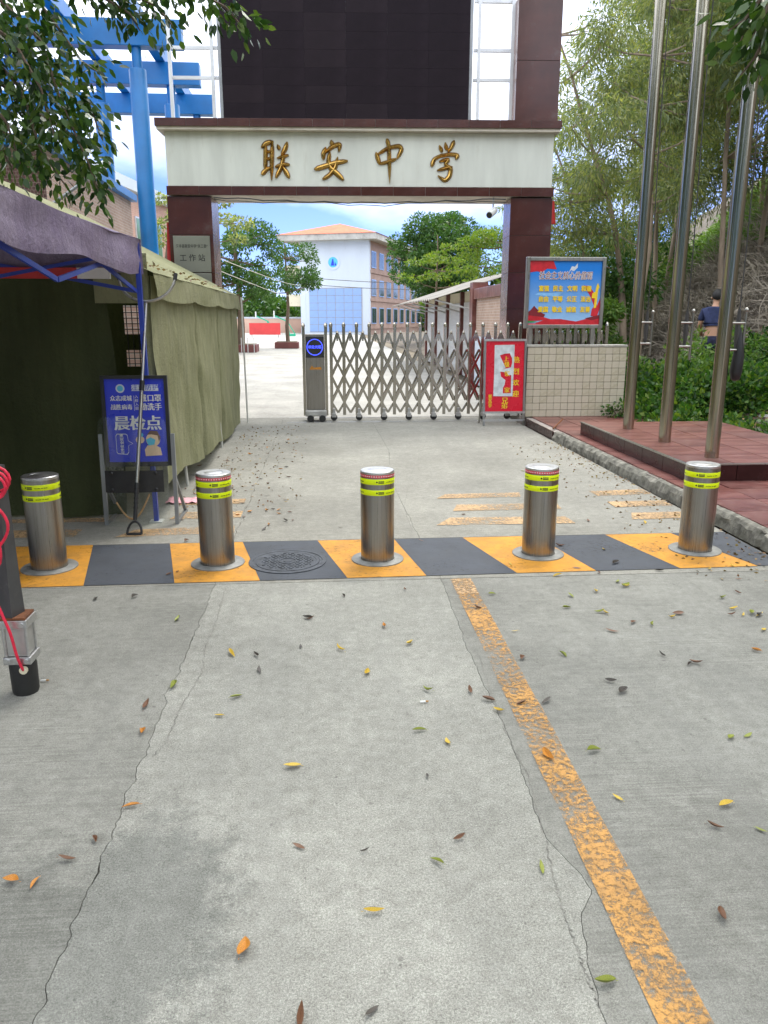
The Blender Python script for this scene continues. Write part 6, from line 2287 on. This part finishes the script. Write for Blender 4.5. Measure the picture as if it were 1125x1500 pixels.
px_, py_ = 7.10, 14.0
pz_ = hill_h(px_, py_)
per = thing('person', 'person in navy shirt and dark trousers seen from behind among the weeds', 'person', (px_, py_, pz_), rz=R(-25))
J = [((0, 0, 0.93), (0.15, 0.10)), ((0, 0.02, 1.08), (0.135, 0.09)), ((0, 0.05, 1.25), (0.155, 0.10)), ((0, 0.08, 1.38), (0.11, 0.07)), ((0, 0.10, 1.48), 0.055), ((0.01, 0.13, 1.55), 0.055),
     ((0.02, 0.15, 1.62), (0.075, 0.09)), ((0.03, 0.17, 1.70), (0.072, 0.085)),
     ((-0.17, 0.07, 1.38), 0.043), ((-0.24, 0.10, 1.14), 0.043), ((-0.20, 0.30, 0.98), 0.034), ((-0.18, 0.37, 0.95), (0.025, 0.04)), ((0.17, 0.07, 1.38), 0.043), ((0.24, 0.12, 1.14), 0.043), ((0.18, 0.32, 1.02), 0.034), ((0.16, 0.39, 1.0), (0.025, 0.04)),
     ((-0.09, 0, 0.85), 0.095), ((-0.11, 0.03, 0.48), 0.062), ((-0.12, -0.02, 0.09), 0.042), ((-0.13, 0.12, 0.04), 0.038), ((0.09, 0, 0.85), 0.095), ((0.11, 0.03, 0.48), 0.062), ((0.12, -0.02, 0.09), 0.042), ((0.13, 0.12, 0.04), 0.038)]
E_ = [(0, 1), (1, 2), (2, 3), (3, 4), (4, 5), (5, 6), (6, 7), (3, 8), (8, 9), (9, 10), (10, 11), (3, 12), (12, 13), (13, 14), (14, 15), (0, 16), (16, 17), (17, 18), (18, 19), (0, 20), (20, 21), (21, 22), (22, 23)]
skin_body('body', J, E_, 'skin', per)
skin_body('shirt', [((0, 0.06, 1.27), (0.185, 0.13)), ((0, 0.045, 1.165), (0.18, 0.125)), ((0, 0.085, 1.40), (0.19, 0.135)), ((0, 0.10, 1.465), (0.10, 0.09)), ((-0.18, 0.075, 1.39), 0.075), ((-0.235, 0.10, 1.20), 0.066), ((0.18, 0.075, 1.39), 0.075), ((0.235, 0.11, 1.20), 0.066)],
          [(0, 1), (0, 2), (2, 3), (2, 4), (4, 5), (2, 6), (6, 7)], 'cloth_navy', per)
skin_body('trousers', [((0, 0, 0.90), (0.175, 0.13)), ((0, 0.0, 0.985), (0.155, 0.112)), ((-0.095, 0, 0.80), 0.115), ((-0.115, 0.03, 0.46), 0.085), ((-0.12, -0.01, 0.10), 0.075), ((0.095, 0, 0.80), 0.115), ((0.115, 0.03, 0.46), 0.085), ((0.12, -0.01, 0.10), 0.075)],
          [(0, 1), (0, 2), (2, 3), (3, 4), (0, 5), (5, 6), (6, 7)], 'cloth_trousers', per)
mb = MB()


def hair_fn(u, v):
    a = 2 * math.pi * u
    b_ = math.pi * 0.62 * v
    front = 0.5 + 0.5 * math.sin(a)
    b2 = b_ * (1.08 - 0.50 * front)
    return (0.026 + 0.098 * math.sin(b2) * math.cos(a), 0.155 + 0.118 * math.sin(b2) * math.sin(a), 1.655 + 0.128 * math.cos(b2) + 0.004 * math.sin(a * 9))


mb.grid(hair_fn, 28, 12)
mb.build('hair', 'hair', per, smooth=80)
for s_ in (-1, 1):
    MB().tube([(0.022 + s_ * 0.080, 0.155, 1.60), (0.022 + s_ * 0.092, 0.15, 1.625), (0.022 + s_ * 0.086, 0.158, 1.65)], [0.010, 0.017, 0.010], 8).build('ear', 'skin', per, smooth=60)

# ================================================================== FALLEN LEAVES AND SMALL LITTER
leaf_shapes = []
for k in range(9):
    mb = MB()
    rr = random.Random(k)
    curl, fold, ben = rr.uniform(0.1, 0.9), rr.uniform(0.1, 1.1), rr.uniform(-0.5, 0.5)
    wid = rr.uniform(0.13, 0.25)
    n = 9

    def lf(u, v, curl=curl, fold=fold, ben=ben, wid=wid):
        w = wid * math.sin(math.pi * min(1, v * 0.97 + 0.02)) ** 0.8 * (1 - 0.25 * v)
        x = (u - 0.5) * 2 * w
        return (x + ben * 0.3 * math.sin(v * 3), v - 0.5, abs(x) * fold + curl * (v - 0.5) ** 2 + 0.012)
    mb.grid(lf, 4, n)
    mb.tube([(0, -0.5, 0.02), (0.01, -0.62, 0.03)], 0.012, 4)
    leaf_shapes.append(mb)
leaf_me = {}
for mt in ('leaf_yellow', 'leaf_green', 'leaf_orange', 'leaf_brown', 'leaf_dark'):
    for k, mb in enumerate(leaf_shapes):
        m_ = mb.mesh('fallen_leaf', smooth=70)
        m_.materials.append(MATS[mt])
        leaf_me[mt, k] = m_
LEAF_LABEL = {'leaf_yellow': 'yellow fallen leaf lying on the concrete', 'leaf_green': 'greenish fallen leaf lying on the concrete', 'leaf_orange': 'orange fallen leaf lying on the concrete',
              'leaf_brown': 'brown curled fallen leaf lying on the concrete', 'leaf_dark': 'small dark withered leaf lying on the concrete'}


def drop(px, py, mt, size=0.062, rot=None):
    p = G(px, py, 0.006)
    o = link('fallen_leaf', leaf_me[mt, random.randrange(9)])
    o.location = p
    o.scale = (size * rc(0.8, 1.2), size * rc(0.85, 1.1), size)
    o.rotation_euler = (rc(-.2, .2), rc(-.3, .3), rc(0, 6.28) if rot is None else rot)
    kind_ = LEAF_LABEL[mt].split(' lying')[0]
    if p.y > 5.35:
        where = 'beside the green tent' if p.x < -0.5 else ('between the bollards and the folding gate' if p.x < 2.3 else 'against the broken kerb')
    elif p.y > 4.45:
        where = 'on the painted yellow and dark band'
    elif p.x < -0.69:
        where = 'on the darker slab beyond the cracked joint'
    elif p.x < 0.66:
        where = 'on the pale middle slab'
    else:
        where = 'on the grey slab with the worn yellow line'
    tag(o, kind_ + ' ' + where, 'leaf', kind_.replace('leaf', 'leaves') + ' ' + where)


for px, py, mt, sz in ((340, 957, 'leaf_yellow', .075), (253, 1004, 'leaf_green', .075), (428, 1122, 'leaf_yellow', .07), (656, 1086, 'leaf_yellow', .055), (614, 1070, 'leaf_green', .06), (548, 1335, 'leaf_yellow', .055),
                       (355, 1390, 'leaf_orange', .065), (640, 1262, 'leaf_green', .05), (804, 1106, 'leaf_orange', .065), (870, 1100, 'leaf_green', .065), (905, 1169, 'leaf_yellow', .05), (1064, 1180, 'leaf_yellow', .055),
                       (793, 1271, 'leaf_green', .05), (886, 1437, 'leaf_green', .065), (16, 1291, 'leaf_orange', .055), (52, 1294, 'leaf_orange', .05), (207, 1072, 'leaf_orange', .06), (563, 917, 'leaf_orange', .06),
                       (499, 950, 'leaf_yellow', .06), (536, 985, 'leaf_yellow', .06), (321, 1048, 'leaf_yellow', .04), (600, 942, 'leaf_yellow', .06), (1020, 971, 'leaf_brown', .07), (627, 1010, 'leaf_green', .06),
                       (731, 1041, 'leaf_yellow', .055), (715, 1024, 'leaf_brown', .06), (824, 959, 'leaf_green', .055), (984, 904, 'leaf_yellow', .06), (1060, 876, 'leaf_green', .07), (1074, 892, 'leaf_yellow', .06),
                       (1108, 952, 'leaf_orange', .05), (886, 897, 'leaf_yellow', .06), (915, 858, 'leaf_green', .08), (1047, 1212, 'leaf_brown', .055), (192, 1181, 'leaf_orange', .055), (98, 1259, 'leaf_brown', .05),
                       (438, 1240, 'leaf_brown', .045), (440, 1490, 'leaf_brown', .065), (545, 1481, 'leaf_dark', .045), (672, 1227, 'leaf_brown', .045), (1058, 1341, 'leaf_brown', .055), (376, 960, 'leaf_dark', .06),
                       (380, 981, 'leaf_dark', .06), (346, 1020, 'leaf_green', .055), (214, 1033, 'leaf_brown', .06), (138, 1230, 'leaf_brown', .04), (970, 959, 'leaf_dark', .05), (913, 1013, 'leaf_dark', .06), (800, 1027, 'leaf_dark', .06),
                       (688, 1012, 'leaf_brown', .055), (535, 1246, 'leaf_dark', .03), (1095, 1077, 'leaf_green', .05), (1071, 1080, 'leaf_green', .05), (1115, 1216, 'leaf_green', .045), (440, 947, 'leaf_dark', .05), (895, 997, 'leaf_dark', .05),
                       (764, 1030, 'leaf_brown', .05), (766, 964, 'leaf_brown', .05), (626, 1136, 'leaf_dark', .028), (1010, 973, 'leaf_dark', .05), (700, 890, 'leaf_brown', .05), (450, 905, 'leaf_dark', .06), (140, 877, 'leaf_dark', .06), (198, 874, 'leaf_dark', .06)):
    drop(px, py, mt, sz)
rr = random.Random(77)
kinds = ['leaf_green', 'leaf_yellow', 'leaf_dark', 'leaf_brown', 'leaf_brown']
for k in range(32):      # gathered toward the kerb on the right
    u = rr.random()
    drop(1120 - 330 * u ** 1.5, rr.uniform(745, 930), rr.choice(kinds), rr.uniform(.045, .075))
for k in range(75):      # blown along the tent side
    drop(rr.uniform(255, 430), rr.uniform(632, 775), rr.choice(['leaf_brown', 'leaf_dark', 'leaf_orange']), rr.uniform(.04, .07))
for k in range(26):
    drop(rr.uniform(150, 1000), rr.uniform(640, 930), rr.choice(kinds), rr.uniform(.035, .06))
# crumbs of litter and leaf dust along the kerb and the tent
n = 900
xs = np.concatenate([2.93 - RNG.random(500) ** 2.2 * 0.7, -1.15 + RNG.random(400) ** 1.6 * 0.9])
ys = np.concatenate([4.2 + RNG.random(500) * 5.5, 6.3 + RNG.random(400) * 5.2])
cs = np.stack([xs, ys, np.full(n, 0.008)], axis=1)
me = leaf_mesh('leaf_crumbs', cs, rand_unit(n) * np.array([1, 1, 0.1]), 0.028, 0.014)
me.materials.append(MATS['litter'])
tag(link('leaf_crumbs', me, None, 'stuff'), 'brown leaf crumbs gathered along the kerb and tent side', 'leaf litter')
# cigarette ends
for px, py, lab in ((622, 1029, 'cigarette end lying beside the worn yellow line'), (66, 998, 'cigarette end lying beside the black barrier foot')):
    p = G(px, py, 0.004)
    t = thing('cigarette_end', lab, 'cigarette end', p)
    MB().tube([(-0.018, 0, 0.004), (0.004, 0.002, 0.004)], 0.004, 8).build('paper', 'print_white', t)
    MB().tube([(0.0045, 0.002, 0.004), (0.016, 0.003, 0.004)], 0.004, 8).build('filter', 'straw', t)
# crumpled pink paper by the tent
p = G(268, 735)
mb = MB((p.x, p.y, 0))
mb.grid(lambda u, v: (p.x - 0.13 + 0.26 * u, p.y - 0.10 + 0.2 * v, 0.012 + 0.035 * abs(mnoise.noise(Vector((u * 4, v * 4, 3))))), 8, 6)
o = mb.build('paper_sheet', 'litter_pink')
o.location = (p.x, p.y, 0)
tag(o, 'crumpled pink and white paper lying beside the tent', 'paper')
